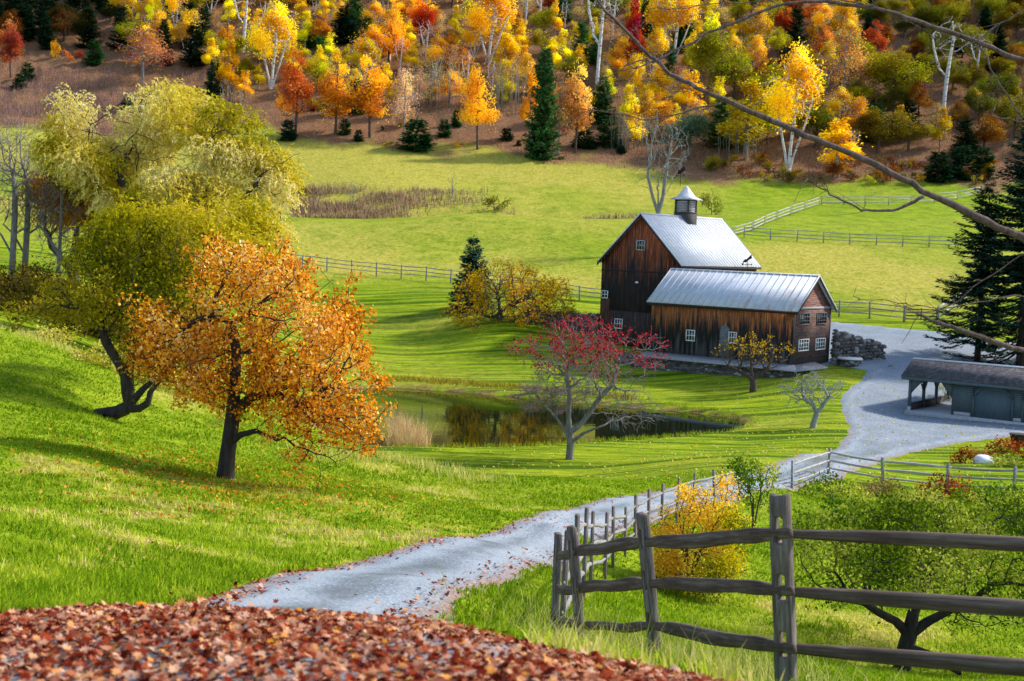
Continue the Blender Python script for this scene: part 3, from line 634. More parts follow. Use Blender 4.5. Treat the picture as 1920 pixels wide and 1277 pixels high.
MB().box(-.02, .22, -.02, .22, -.35, .32).build('pier', M_CONC, shed)
MB().box(-.1, SLEN, -.25, DEP, -.5, .015).build('floor', M_CONC, shed)
MB().box(x785, x824, 0, .15, .02, beam+.3).build('front_wall', M_TEAL, shed)
MB().box(x785, x785+.15, .151, DEP, .02, beam+.3).build('inner_wall', M_TEAL, shed)
MB().box(x785+.2, x824-.1, -.02, -.003, .02, .3).build('plinth', M_CONC, shed)
MB().box(x824, SLEN, .1, .2, .02, beam+.3).build('front_wall', M_TEAL, shed)
def sdoor(xa, xb):
    o = MB().prism([(xa, .03), (xb, .03), (xb, beam-.75), (xb-.45, beam-.2), (xa+.45, beam-.2), (xa, beam-.75)], .02, .095, 'y').build('door', M_TEALB, shed)
    mb = MB(); w = .12
    mb.box(xa-w, xa, -.03, .09, .02, beam-.7).box(xb, xb+w, -.03, .09, .02, beam-.7)
    for x_, sg in ((xa, 1), (xb, -1)): mb.prism([(x_-sg*w, beam-.72), (x_, beam-.75), (x_+sg*.45, beam-.2), (x_+sg*.42, beam-.06)], -.03, .018, 'y')
    mb.prism([(xa+.43, beam-.2), (xb-.43, beam-.2), (xb-.4, beam-.06), (xa+.4, beam-.06)], -.03, .018, 'y'); mb.build('door_frame', M_TEALT, o)
sdoor(x824+.12, x901-.1); d2 = x901+.75; sdoor(d2, d2+2.9); MB().box(x901+.06, d2-.15, -.02, .05, .3, beam-.2).build('front_wall', M_TEAL, shed); MB().box(x901+.06, d2-.15, -.03, .05, .02, .29).build('plinth', M_CONC, shed)
sdoor(d2+4.2, d2+7.0)
MB().lathe([(.02, 0), (.12, .02), (.08, .1)], 8, (.9, .3)).build('lamp_shade', M_WHITE, shed).location = (0, 0, beam-.25)

# ------------------------------------------------------------------ dry-stone walls, well, garden things
M_ROCK = plain('grey_stone', (.17, .16, .15), .95, .6, 2.2); M_PALEROCK = plain('white_stone', (.75, .75, .74), .9, .1, 3)
def stone(mb, c, r, sq=(1, .8, .6)):
    V, F = ICO; v = V*np.array(sq)*r*(1+(rng.random((len(V), 1))-.5)*.45); a = rng.random()*6.3; R = np.array(((math.cos(a), -math.sin(a), 0), (math.sin(a), math.cos(a), 0), (0, 0, 1)))
    mb.add(v@R.T+c, F)
import bmesh as _bm
_b = _bm.new(); _bm.ops.create_icosphere(_b, subdivisions=1, radius=1); ICO = (np.array([v.co[:] for v in _b.verts]), [tuple(v.index for v in f.verts) for f in _b.faces]); _b.free()
def stone_wall(name, label, A, B, hA, hB, th=.6, r=.26, m=None):
    A = np.array(A); B = np.array(B); L = np.linalg.norm(B-A); mb = MB(); t = (B-A)/L; nn = np.array((-t[1], t[0]))
    nx = max(2, int(L/(r*1.35)))
    mats = [M_STONE, M_ROCK]
    for i in range(nx):
        f = (i+.5)/nx; p = A+(B-A)*f; g0 = gz(*p); h = hA+(hB-hA)*f; nz = max(1, int(h/(r*.85)))
        for j in range(-1, nz+1):
            for s in (-.5, .5):
                q = p+nn*s*(th-r)+(rng.random(2)-.5)*r*.5; rr = r*rng.uniform(.65, 1.25); stone(mb, np.array((*q, g0+(j+.4)*r*.85)), rr, (1.15, .9, .62))
    o = mb.build(name, m or M_STONE2); tag(o, label, 'stone wall'); return o
n = NT('piled_stone'); oi = n.n('ShaderNodeNewGeometry'); col = n.ramp(oi.outputs['Random Per Island'], [(.0, (.035, .03, .028)), (.5, (.10, .09, .082)), (.8, (.19, .175, .16)), (.95, (.50, .49, .47))]); f = n.noise(n.coord(), 5, 5, .7)
n.principled(n.mix(.5, col, n.ramp(f, [(.3, (.02, .02, .018)), (.7, (.2, .19, .18))])), .95, f, .6, .04, spec=.1); M_STONE2 = n.m
E0 = np.array((Rc+BX*(WD-.3)+AX*.5)); w1 = on_ground(1657, 117)[:2]
def wallpx(x, Y): return on_ground(x, Y)[:2]
stone_wall('stone_wall', 'dry stone retaining wall running from the barn wing to the gravel drive', E0, wallpx(1655, 118), 3.0, 1.3, r=.34)
stone_wall('stone_wall', 'dark dry stone wall on the lawn left of the barn', wallpx(985, 131), wallpx(1122, 130.5), 1.1, 1.9)
wp = hit(1593, 686); wl = thing('well', 'round stone well with flat pale lid at the lawn corner by the barn', 'well', wp)
MB().lathe([(.0, -.4), (1.02, -.4), (1.0, .35), (.95, .62), (0, .62)], 20).build('well_wall', M_STONE, wl)
MB().lathe([(.0, .6), (1.1, .6), (1.12, .66), (1.08, .74), (0, .75)], 20).build('lid', plain('pale_slab', (.62, .60, .58), .9, .1), wl)
def rock(px, py, r, label, m=M_PALEROCK, sq=(1.2, .9, .65)):
    p = hit(px, py); b = _bm.new(); _bm.ops.create_icosphere(b, subdivisions=3, radius=1)
    V = np.array([v.co[:] for v in b.verts]); F = np.array([[v.index for v in f.verts] for f in b.faces]); b.free()
    V = V*(1+.35*(N2(V[:, 0]*1.7+V[:, 2]+px, V[:, 1]*1.7)-.5)[:, None])*np.array(sq)*r
    o = obj('rock', npmesh('rock', V, F, m, smooth=True), None, p+np.array((0, 0, r*.25))); return tag(o, label, 'rock')
rock(1845, 868, .52, 'white rock in the garden bed beside the right fence'); rock(1216, 822, .5, 'pale flat rock at the water edge of the pond', plain('buff_rock', (.42, .36, .30)), (1.4, .9, .4))
rock(1672, 690, .3, 'small grey stone on the gravel near the lawn corner', M_ROCK)
pp = hit(1907, 846); pl = thing('planter', 'dark round planter pot with green sprigs on a stand in the garden bed', 'planter', pp)
MB().lathe([(.0, .0), (.18, .0), (.16, .5), (0, .5)], 12).build('stand', M_DARKWOOD, pl)
MB().lathe([(0, .5), (.34, .5), (.5, 1.05), (.56, 1.1), (.5, 1.12), (0, 1.05)], 16).build('pot', plain('dark_pot', (.03, .026, .024)), pl)

# ------------------------------------------------------------------ rail fences
n = NT('fence_wood'); co = n.coord(); f = n.noise(n.mapping(co, (1, 1, 1)), 3, 4, .6); gr = n.noise(n.mapping(co, (2, 30, 30)), 1, 5, .7); ge = n.noise(n.mapping(co, (28, 28, 1.6)), 1, 5, .7)
def wood(name, g, c0, c1, c2):
    n = NT(name); co = n.coord(); gq = n.noise(n.mapping(co, g), 1, 6, .72, .4); big = n.noise(co, 2.2, 4, .6)
    col = n.ramp(gq, [(.32, c0), (.5, c1), (.68, c2)]); col = n.mix(n.ramp(big, [(.4, (0, 0, 0)), (.7, (.6,)*3)]), col, c0)
    n.principled(col, .92, gq, .7, .012, spec=.15); return n.m
M_POST = wood('post_wood', (34, 34, 2.0), (.055, .042, .036), (.17, .14, .122), (.32, .285, .26))
M_RAIL = wood('rail_wood', (1.6, 40, 40), (.045, .030, .023), (.115, .08, .062), (.22, .18, .155))
M_PALE = wood('pale_rail_wood', (2, 26, 26), (.22, .21, .20), (.42, .40, .38), (.6, .58, .56))
M_GREYR = wood('grey_rail_wood', (2, 20, 20), (.13, .125, .12), (.25, .24, .23), (.36, .35, .33))
def post_mesh(w, d, h, holes, below=.4, hw=.42, fine=True):
    """upright board with arched mortise holes cut right through"""
    if not fine: return MB().box(-w/2, w/2, -d/2, d/2, -below, h)
    xs = [-w/2, -w*hw/2, w*hw/2, w/2]; zs = [-below]; fill = []
    for a, b in holes:
        zs += [a, b]
    zs.append(h); mb = MB(); V = {}; F = []; vs = []
    def vid(i, k, s):
        key = (i, k, s)
        if key not in V:
            z = zs[k]; tw = 1.0-.06*max(0, z/h); x = xs[i]*tw+.006*math.sin(z*5+s)+rng.normal(0, .0035); y = s*d/2*tw+rng.normal(0, .003)
            V[key] = len(vs); vs.append((x, y, z+(0 if 0 < k < len(zs)-1 else rng.normal(0, .012) if k else 0)))
        return V[key]
    full = lambda i, k: not (i == 1 and k % 2 == 1)
    # split long stretches for a less straight edge
    K = len(zs)-1
    for k in range(K):
        for i in range(3):
            if not full(i, k): continue
            F.append((vid(i, k, -1), vid(i+1, k, -1), vid(i+1, k+1, -1), vid(i, k+1, -1))); F.append((vid(i+1, k, 1), vid(i, k, 1), vid(i, k+1, 1), vid(i+1, k+1, 1)))
            if i == 0 or not full(i-1, k): F.append((vid(i, k, 1), vid(i, k, -1), vid(i, k+1, -1), vid(i, k+1, 1)))
            if i == 2 or not full(i+1, k): F.append((vid(i+1, k, -1), vid(i+1, k, 1), vid(i+1, k+1, 1), vid(i+1, k+1, -1)))
            if k == 0 or not full(i, k-1): F.append((vid(i, k, 1), vid(i+1, k, 1), vid(i+1, k, -1), vid(i, k, -1)))
            if k == K-1 or not full(i, k+1): F.append((vid(i, k+1, -1), vid(i+1, k+1, -1), vid(i+1, k+1, 1), vid(i, k+1, 1)))
    return mb.add(vs, F)
def rail_curve(A, B, r, bow=0.0, seg=9, end=.55, ext=.16, wob=.02):
    A = np.asarray(A, float); B = np.asarray(B, float); d = (B-A); L = np.linalg.norm(d); t = np.linspace(-ext/L, 1+ext/L, seg)
    P = A+d*t[:, None]; P[:, 2] += bow*np.sin(np.clip(t, 0, 1)*math.pi)+(N2(t*3+A[0]*7, t*0+B[1]*3)-.5)*wob*2*np.sin(np.clip(t, 0, 1)*math.pi)
    R = r*(end+(1-end)*np.clip(np.minimum(t+.02, 1.02-t)*5, 0, 1))*(1+(N2(t*6+B[0], t*0+A[1])-.5)*.22); return P, R
def fence(name, label, pts, h, rails, pm, rm, w=.13, r=.05, fine=False, lean=None, group=None, k=6, bow=.03, nseg=9, railm=None):
    """pts: ground points of the posts; the posts and every rail are parts of the one fence"""
    pts = [np.asarray(p, float) for p in pts]; o = thing(name, label, 'fence', pts[0], 0, group); base = pts[0]
    tops = []
    for i, p in enumerate(pts):
        a = pts[min(i+1, len(pts)-1)]-pts[max(i-1, 0)]; ang = math.atan2(a[1], a[0])
        lx = lean[i] if lean else rng.normal(0, .025, 2); hh = h[i] if isinstance(h, list) else h*rng.uniform(.95, 1.06)
        holes = [(hh_*hh-.07, hh_*hh+.13) for hh_ in rails]
        ob = post_mesh(w, w*.55, hh, holes, fine=fine, below=.5).build('post', pm, o, bevel=.012 if fine else 0)
        Zr = Matrix.Rotation(ang, 4, 'Z'); T = Matrix.Rotation(lx[0], 4, 'Y') @ Matrix.Rotation(lx[1], 4, 'X')
        M = Matrix.Translation(Vector(p-base)) @ T @ Zr; ob.matrix_local = M
        tops.append([np.array((M @ Vector((0, 0, f*hh)))) for f in rails])
    for i in range(len(pts)-1):
        for j in range(len(rails)):
            P, R = rail_curve(tops[i][j], tops[i+1][j], r*rng.uniform(.85, 1.15), bow=rng.normal(0, bow), seg=nseg)
            c = P.mean(0); d = P[-1]-P[0]; d /= np.linalg.norm(d); e2 = np.array((-d[1], d[0], 0)); e2 /= np.linalg.norm(e2); e3 = np.cross(d, e2); B = np.stack([d, e2, e3]); Q = (P-c)@B.T
            mm = railm(i, j) if railm else rm
            ob = MB().tube(Q, R, k, flat=.62).build('rail', mm, o, bevel=.014 if fine else 0); ob.matrix_local = Matrix.Translation(Vector(c)) @ Matrix([[float(B[q][r_]) for q in range(3)] for r_ in range(3)]).to_4x4()
    return o
# foreground split-rail fence: from the right edge of the view to the corner, then down along the drive
fp = [on_ground(4060, 8.3), on_ground(3190, 8.4), on_ground(2330, 8.7), on_ground(1477, 9.4), on_ground(1233, 12.2), on_ground(1093, 13.9), on_ground(1037, 16.0)]
def toph(px, py, p): return at(px, py, p[1])[2]-p[2]
hs = [1.5, 1.52, toph(2330, 955, fp[2]), toph(1462, 924, fp[3]), toph(1205, 960, fp[4]), toph(1074, 986, fp[5]), toph(1049, 1000, fp[6])]
leans = []
for p, q, hh in zip(fp, (4050, 3195, 2315, 1462, 1205, 1074, 1050), hs):
    t = at(q, 930, p[1]); leans.append((math.atan2(t[0]-p[0], hh), rng.normal(0, .02)))
fence('rail_fence', 'weathered grey split rail fence with three heavy rails in the near right corner', fp, hs, [.30, .56, .82], M_POST, M_RAIL, w=.165, r=.078, fine=True, lean=leans, k=4, bow=.022, nseg=11)
dp = [on_ground(1052, 16.6)]+[hit(x, y, 12) for x, y in ((1078, 1158), (1093, 1128), (1107, 1100), (1134, 1084), (1149, 1064), (1172, 1046), (1190, 1030), (1215, 1012), (1240, 997), (1268, 982), (1300, 968), (1340, 954), (1385, 942))]
fence('rail_fence', 'pale grey split rail fence leading along the drive behind the near fence corner', dp, 1.5, [.30, .56, .82], M_POST, M_GREYR, w=.13, r=.045, fine=False, railm=lambda i, j: M_GREYR)
rp = [on_ground(x, Y) for x, Y in ((1485, 62), (1553, 65.5), (1655, 64.5), (1774, 63.8), (1900, 63.2), (2040, 62.6), (2190, 62))]
fence('rail_fence', 'three rail fence with pale sunlit rails below the garden lawn on the right', rp, 1.48, [.27, .56, .86], M_GREYR, M_PALE, w=.15, r=.06, railm=lambda i, j: M_PALE if i < 3 else M_GREYR)  # sunlight painted in: the first spans get paler rails than the rest
def run(x0, Y0, x1, Y1, n): return [on_ground(x0+(x1-x0)*i/n, Y0+(Y1-Y0)*i/n) for i in range(n+1)]
fence('rail_fence', 'grey rail fence crossing the mown lawn between the willow and the barn', run(520, 163, 845, 154, 7)+run(890, 153, 1135, 147, 5), 1.75, [.35, .62, .9], M_GREYR, M_GREYR, w=.16, r=.06, k=5, nseg=5)
fence('rail_fence', 'short pale fence beside the brown brush behind the willow', run(520, 222, 690, 217, 5), 1.5, [.4, .85], M_GREYR, M_PALE, w=.16, r=.07, k=5, nseg=5)
fence('rail_fence', 'pale rail fence climbing the pasture at a slant right of the barn roof', [on_ground(x, Y) for x, Y in ((1372, 192), (1410, 199), (1432, 207), (1455, 216), (1481, 226), (1508, 237), (1536, 249))], 1.7, [.3, .6, .9], M_GREYR, M_PALE, w=.17, r=.09, k=5, nseg=5)
fence('rail_fence', 'pale rail fence along the foot of the woods at the top of the right pasture', [on_ground(x, Y) for x, Y in ((1540, 250), (1582, 250), (1622, 250), (1666, 250), (1708, 252), (1752, 255), (1795, 259), (1840, 264))], 1.8, [.3, .6, .92], M_GREYR, M_PALE, w=.17, r=.09, k=5, nseg=5)
fence('rail_fence', 'grey rail fence running level across the middle of the right pasture', run(1395, 193, 1940, 191, 11), 1.7, [.3, .6, .92], M_GREYR, M_GREYR, w=.17, r=.07, k=5, nseg=5)
fence('rail_fence', 'grey rail fence behind the gravel yard right of the barn', [on_ground(x, Y) for x, Y in ((1540, 142), (1573, 141), (1630, 140), (1695, 138.5))], 1.85, [.3, .6, .9], M_GREYR, M_GREYR, w=.17, r=.07, k=5, nseg=5)
fence('rail_fence', 'pale rail fence slanting up behind the dark spruces at the right', [on_ground(x, Y) for x, Y in ((1757, 139), (1795, 147), (1830, 156), (1870, 166))], 1.8, [.35, .85], M_GREYR, M_PALE, w=.17, r=.12, k=5, nseg=5)
ga, gb = on_ground(1695, 138.5), on_ground(1757, 139); gt = thing('gate', 'dark wooden farm gate in the fence behind the gravel yard', 'gate', ga, math.atan2(gb[1]-ga[1], gb[0]-ga[0])); L = float(np.linalg.norm((gb-ga)[:2]))
for f in (.35, .7, 1.05, 1.4): MB().box(.1, L-.1, -.03, .03, f-.06, f+.06).build('bar', M_DARKWOOD, gt)
for x in (.1, L/2, L-.1): MB().box(x-.06, x+.06, -.08, -.031, .25, 1.55).build('stile', M_DARKWOOD, gt)
for x in (-.1, L): MB().box(x, x+.2, -.1, .1, -.4, 1.8).build('post', M_GREYR, gt)
# ------------------------------------------------------------------ trees
class Tree:
    """branches grown towards points spread through the crown (space colonisation)"""
    def __init__(s, attr, trunk, step=.35, infl=3.0, kill=.6, iters=140, up=.05, jit=.12, seed=1, R=.2, rtip=.012, wig=0.0, limb=.42):
        g = np.random.default_rng(seed); P = [np.asarray(p, float) for p in trunk[0]]; par = [-1]+list(range(len(P)-1)); s.pre = {}
        for br in trunk[1:]:                   # extra limbs: (index of the node they leave, points)
            k, pts = br; last = k
            for q, p in enumerate(pts): P.append(np.asarray(p, float)); par.append(last); last = len(P)-1; s.pre[last] = limb*(1-.38*q/max(1, len(pts)-1))
        N = np.zeros((14000, 3)); n = len(P); N[:n] = P; par = list(par)
        A = np.asarray(attr, float); near = np.zeros(len(A), int); nd = np.full(len(A), 1e9)
        d = np.linalg.norm(A[:, None]-N[None, :n], axis=2); near = d.argmin(1); nd = d.min(1); alive = nd > kill*.5
        for it in range(iters):
            act = alive & (nd < infl if it > 6 else nd < infl*4)
            if not act.any(): break
            v = A[act]-N[near[act]]; v /= np.linalg.norm(v, axis=1)[:, None]+1e-9
            acc = np.zeros((n, 3)); np.add.at(acc, near[act], v); ids = np.unique(near[act])
            D = acc[ids]; D /= np.linalg.norm(D, axis=1)[:, None]+1e-9; D += g.normal(0, jit, D.shape); D[:, 2] += up; D /= np.linalg.norm(D, axis=1)[:, None]
            Q = N[ids]+D*step; k = min(len(Q), len(N)-n)
            if k <= 0: break
            Q = Q[:k]; N[n:n+k] = Q; par += [int(i) for i in ids[:k]]
            dd = np.linalg.norm(A[:, None]-Q[None], axis=2); j = dd.argmin(1); m = dd[np.arange(len(A)), j]; b = m < nd
            near[b] = n+j[b]; nd[b] = m[b]; n += k; alive &= nd > kill
        s.N = N[:n].copy(); s.par = np.array(par[:n]); s.R = R; s.rtip = rtip; s.g = g
        if wig: s.N[len(P):] += g.normal(0, wig, (n-len(P), 3))
    def twigs(s, per=3, L=.5, seg=3, droop=-.15, only=None, spread=.8):
        n = len(s.N); ch = np.bincount(s.par[1:], minlength=n); tips = np.where(ch == 0)[0]
        if only is not None: tips = tips[only(s.N[tips])]
        if not len(tips): return s
        g = s.g; P = [s.N]; par = [s.par]; base = np.repeat(tips, per); d = s.N[base]-s.N[np.maximum(s.par[base], 0)]; d /= np.linalg.norm(d, axis=1)[:, None]+1e-9
        d = d+g.normal(0, spread*.6, d.shape); d /= np.linalg.norm(d, axis=1)[:, None]; cur = s.N[base]; pid = base; m = n
        ln = L*g.uniform(.5, 1.3, (len(base), 1))/seg
        for k in range(seg):
            d = d+g.normal(0, .18, d.shape); d[:, 2] += droop; d /= np.linalg.norm(d, axis=1)[:, None]; cur = cur+d*ln
            P.append(cur); par.append(pid); pid = np.arange(m, m+len(cur)); m += len(cur)
        s.N = np.vstack(P); s.par = np.concatenate(par); return s
    def radii(s):
        n = len(s.N); ch = np.bincount(s.par[1:], minlength=n); nt = (ch == 0).astype(float)
        for i in range(n-1, 0, -1): nt[s.par[i]] += nt[i]
        s.nt = nt; e = math.log(max(nt[0], 2))/math.log(s.R/s.rtip); s.rad = s.rtip*nt**(1/max(e, 1.2))
        for k, f in s.pre.items(): s.rad[k] = max(s.rad[k], f*s.R)
        return s.rad
    def wood(s, sides=6, flare=1.35, kmin=3):
        r = s.radii(); N, par = s.N, s.par; n = len(N); i = np.arange(1, n); p = par[1:]
        d = N[i]-N[p]; ln = np.linalg.norm(d, axis=1); d /= ln[:, None]+1e-9; dirs = np.zeros((n, 3)); dirs[0] = (0, 0, 1); dirs[i] = d
        best = np.full(n, -1); order = np.argsort(r[i]);
        for q in order: best[p[q]] = i[q]
        main = best[p] == i
        rs = np.where(main, r[p], np.minimum(r[p], r[i]*1.25)); ds = np.where(main[:, None], dirs[p], d)
        bf = N[0, 2]; rs = rs*(1+(flare-1)*np.exp(-np.maximum(N[p, 2]-bf, 0)/(s.R*2.2))*(np.linalg.norm(N[p, :2]-N[0, :2], axis=1) < s.R*4)); re = r[i]*(1+(flare-1)*np.exp(-np.maximum(N[i, 2]-bf, 0)/(s.R*2.2))*(np.linalg.norm(N[i, :2]-N[0, :2], axis=1) < s.R*4))
        Vs, Fs, off = [], [], 0
        big = r[i] > s.R*.16
        for sel, k in ((big, sides+2), (~big, kmin)):
            ii = np.where(sel)[0]
            if not len(ii): continue
            th = np.arange(k)*2*math.pi/k
            def ring(c, dr, rad):
                a = np.cross(dr, np.array((.31, .87, .12))); a /= np.linalg.norm(a, axis=1)[:, None]+1e-9; b = np.cross(dr, a)
                return c[:, None]+rad[:, None, None]*(np.cos(th)[None, :, None]*a[:, None]+np.sin(th)[None, :, None]*b[:, None])
            V = np.concatenate([ring(N[p[ii]], ds[ii], rs[ii]), ring(N[i[ii]], d[ii], re[ii])], 1).reshape(-1, 3)
            b0 = np.arange(len(ii))[:, None]*2*k+off; j = np.arange(k); j2 = (j+1) % k
            F = np.stack([b0+j, b0+j2, b0+k+j2, b0+k+j], -1).reshape(-1, 4); Vs.append(V); Fs.append(F); off += len(V)
        return np.vstack(Vs), np.vstack(Fs)
    def leafpts(s, per, maxnt=4, spread=.25, where=None):
        c = np.where(s.nt <= maxnt)[0]
        if where is not None: c = c[where(s.N[c])]
        c = np.repeat(c, per); return s.N[c]+s.g.normal(0, spread, (len(c), 3))
def leaves(P, size, g, aspect=.7, flat=.3, tvar=None, hang=0.0, cup=.25):
    """kite-shaped leaves at P; returns V, F, t"""
    n = len(P); z = g.normal(0, 1, (n, 3)); z[:, 2] = z[:, 2]*(1-flat)+flat*1.5; z /= np.linalg.norm(z, axis=1)[:, None]
    a = g.normal(0, 1, (n, 3)); a[:, 2] -= hang*2; a -= z*(a*z).sum(1)[:, None]; a /= np.linalg.norm(a, axis=1)[:, None]+1e-9; b = np.cross(z, a)
    L = (size*g.uniform(.6, 1.35, n))[:, None]; W = L*aspect
    V = np.stack([P-a*L*.5, P+b*W*.5-a*L*.05+z*L*cup*.4, P+a*L*.5, P-b*W*.5-a*L*.05+z*L*cup*.4], 1).reshape(-1, 3)
    F = np.arange(n*4).reshape(n, 4); t = g.uniform(0, 1, n) if tvar is None else np.clip(tvar+g.normal(0, .2, n), 0, 1)
    return V, F, np.repeat(t, 4)
def clump_t(P, sc, seed): return np.clip((N2(P[:, 0]*sc+seed*7.3+P[:, 2]*sc*.4, P[:, 1]*sc+P[:, 2]*sc*.9)-.5)*1.7+.5, 0, 1)
def fill(ells, n, g, shell=.45):
    """points inside a union of ellipsoids (cx,cy,cz,rx,ry,rz), denser near the surface"""
    E = np.array(ells, float); vol = E[:, 3]*E[:, 4]*E[:, 5]; k = g.choice(len(E), n, p=vol/vol.sum())
    d = g.normal(0, 1, (n, 3)); d /= np.linalg.norm(d, axis=1)[:, None]; r = g.uniform(0, 1, n)**shell
    return E[k, :3]+d*r[:, None]*E[k, 3:]
def puffs(ells, n, g, k=5, size=.42, shell=.4):
    """leaf positions gathered in billowing clumps over the crown's ellipsoids, gaps between them"""
    S_ = []
    for e in ells:
        e = np.array(e, float)
        for _ in range(k):
            d = g.normal(0, 1, 3); d /= np.linalg.norm(d); d[2] = d[2]*.9+.12; r = g.uniform(.5, .85); s = size*g.uniform(.65, 1.25); S_.append((*(e[:3]+d*r*e[3:]), *(e[3:]*s)))
    return fill(S_, n, g, shell), S_
M_BARK = bark_mat('dark_bark', (.02, .016, .013), (.065, .054, .046)); M_GBARK = bark_mat('grey_bark', (.12, .115, .108), (.30, .29, .275), 5)
M_RBARK = bark_mat('ashen_bark', (.085, .075, .07), (.26, .245, .235), 7); M_LBARK = bark_mat('lichen_bark', (.16, .16, .13), (.36, .36, .31), 5); M_BIRCH = bark_mat('birch_bark', (.42, .40, .37), (.72, .70, .66), 4, (.06, .05, .045)); M_BROWN = bark_mat('brown_bark', (.045, .032, .026), (.12, .09, .075))
def plant(name, label, cat, base, tree, bark, lv, leafmat, group=None, trunk='trunk', crown='crown', sides=6, flare=1.35, color=None):
    """tree is built in its own frame (base at origin); lv: list of (V,F,t)"""
    o = thing(name, label, cat, base, 0, group)
    if tree is not None:
        V, F = tree.wood(sides, flare); obj(trunk, npmesh(trunk, V, F, bark, smooth=True), o)
    if lv:
        Vs, Fs, ts, n = [], [], [], 0
        for V, F, t in lv: Vs.append(V); Fs.append(F+n); ts.append(t); n += len(V)
        c = obj(crown, npmesh(crown, np.vstack(Vs), np.vstack(Fs), leafmat, {'t': np.concatenate(ts)}), o)
        if color: c.color = (*color, 1)
    return o
def rel(px, py, Y, base): return at(px, py, Y)-base
def pxell(px, py, rpx, rpy, Y, base, dY=0, ry=None):
    """ellipsoid whose outline covers (px±rpx, py±rpy) seen at distance Y"""
    c = rel(px, py, Y+dY, base); k = (Y+dY)/FPX; return (*c, rpx*k, (ry if ry else (rpx+rpy)*.5*k), rpy*k)

# ---- the orange tree on the bank
b = on_ground(422, 35); g = np.random.default_rng(11)
E = [pxell(470, 560, 120, 110, 35, b), pxell(330, 640, 110, 75, 35, b, -.4), pxell(580, 690, 130, 120, 35, b, -.3), pxell(440, 690, 150, 90, 35, b, .2), pxell(420, 500, 60, 50, 35, b), pxell(535, 510, 55, 60, 35, b, .2), pxell(640, 620, 60, 70, 35, b), pxell(650, 790, 75, 75, 35, b, -.6), pxell(590, 850, 50, 50, 35, b, -.8), pxell(270, 590, 45, 40, 35, b), pxell(400, 740, 60, 40, 35, b, -1.2), pxell(640, 545, 40, 35, 35, b), pxell(560, 780, 90, 60, 35, b, -.7), pxell(670, 740, 55, 60, 35, b, -.3), pxell(605, 890, 35, 30, 35, b, -.9)]
A = fill(E, 2600, g)
fork = rel(437, 775, 35, b)
T = Tree(A, [[(0, 0, -.3), (.02, 0, .2), (.06, 0, .7), rel(430, 830, 35, b), fork, rel(440, 720, 35, b), rel(444, 660, 35, b), rel(432, 605, 35, b)],
             (4, [rel(470, 745, 34.8, b), rel(520, 738, 34.7, b), rel(560, 760, 34.5, b)]), (3, [rel(452, 815, 34.8, b), rel(480, 808, 34.6, b), rel(520, 825, 34.4, b)]), (7, [rel(400, 590, 35, b), rel(370, 600, 34.9, b)])],
         step=.2, infl=1.6, kill=.28, seed=3, R=.21, rtip=.006, jit=.22, up=.0)
T.twigs(3, .35, 2, -.05); T.radii()
P1 = T.leafpts(7, 3, .11)
P1 = np.vstack([P1, puffs(E, 9000, g, 6, .42)[0]])
keep = (N2(P1[:, 0]*1.1+40, P1[:, 2]*1.1+P1[:, 1]*.7) > .30) & (g.random(len(P1)) < .92); P1 = P1[keep]
C_OR = [S(150, 80, 18), S(218, 128, 22), S(240, 162, 30), S(246, 188, 66), S(248, 206, 116), S(250, 220, 160)]  # pale end of the ramp paints in highlights on the leaf tops
M_ORANGE = leaf_mat('orange_leaves', C_OR, .35)
plant('deciduous_tree', 'orange leaved tree with dark trunk standing on the grassy bank nearest the drive', 'tree', b, T, M_BARK, [leaves(P1, .10, g, .75, .3, clump_t(P1, .8, 2)*.35+g.beta(1.5, 2.2, len(P1))*.6)], M_ORANGE, flare=1.5)

# ---- the leaning multi-stemmed tree behind it, olive crown
b = on_ground(225, 45); g = np.random.default_rng(12); k45 = 45
E = [pxell(230, 510, 90, 70, 46, b), pxell(310, 500, 60, 70, 48, b, 2), pxell(170, 560, 80, 45, 46, b), pxell(90, 585, 80, 28, 47, b), pxell(250, 570, 100, 70, 45, b), pxell(300, 500, 80, 90, 46, b, 1), pxell(270, 660, 45, 40, 45, b), pxell(310, 610, 50, 50, 45, b), pxell(200, 590, 60, 40, 45, b)]
A = fill(E, 2400, g)
T = Tree(A, [[(-.75, .1, -.1), rel(190, 771, 45, b), rel(215, 775, 45, b), rel(238, 765, 45, b), rel(240, 735, 45, b), rel(238, 705, 45, b), rel(222, 680, 45, b), rel(198, 640, 45, b), rel(190, 605, 45, b)],
             (3, [rel(255, 745, 44.8, b), rel(268, 730, 44.7, b), rel(285, 715, 44.6, b)]), (3, [rel(262, 766, 44.6, b), rel(278, 755, 44.5, b), rel(282, 735, 44.4, b), rel(300, 712, 44.3, b)]), (5, [rel(246, 680, 45.2, b), rel(250, 640, 45.4, b)])],
         step=.28, infl=2.2, kill=.4, limb=.6, seed=5, R=.24, rtip=.007, jit=.22, up=.02)
T.twigs(3, .5, 3, -.05); T.radii(); P1 = T.leafpts(8, 3, .2); P1 = np.vstack([P1[g.random(len(P1)) < .85], puffs(E, 6000, g, 7, .36)[0]])
M_OLIVE = leaf_mat('olive_leaves', [S(72, 78, 10), S(112, 110, 14), S(142, 132, 18), S(160, 146, 30), S(150, 130, 34)], .4)
E2 = Tree.leafpts
o = plant('deciduous_tree', 'low forked tree with sprawling dark stems and olive brown crown behind the orange tree', 'tree', b, T, M_BARK, [leaves(P1, .14, g, .6, .2, clump_t(P1, .5, 5)*.8)], M_OLIVE)
P2 = fill([pxell(278, 650, 55, 60, 45, b), pxell(300, 600, 40, 40, 45, b)], 900, g, .33); V, F, t = leaves(P2, .12, g, .75, .3)
obj('orange_sprays', npmesh('orange_sprays', V, F, M_ORANGE, {'t': t}), o)

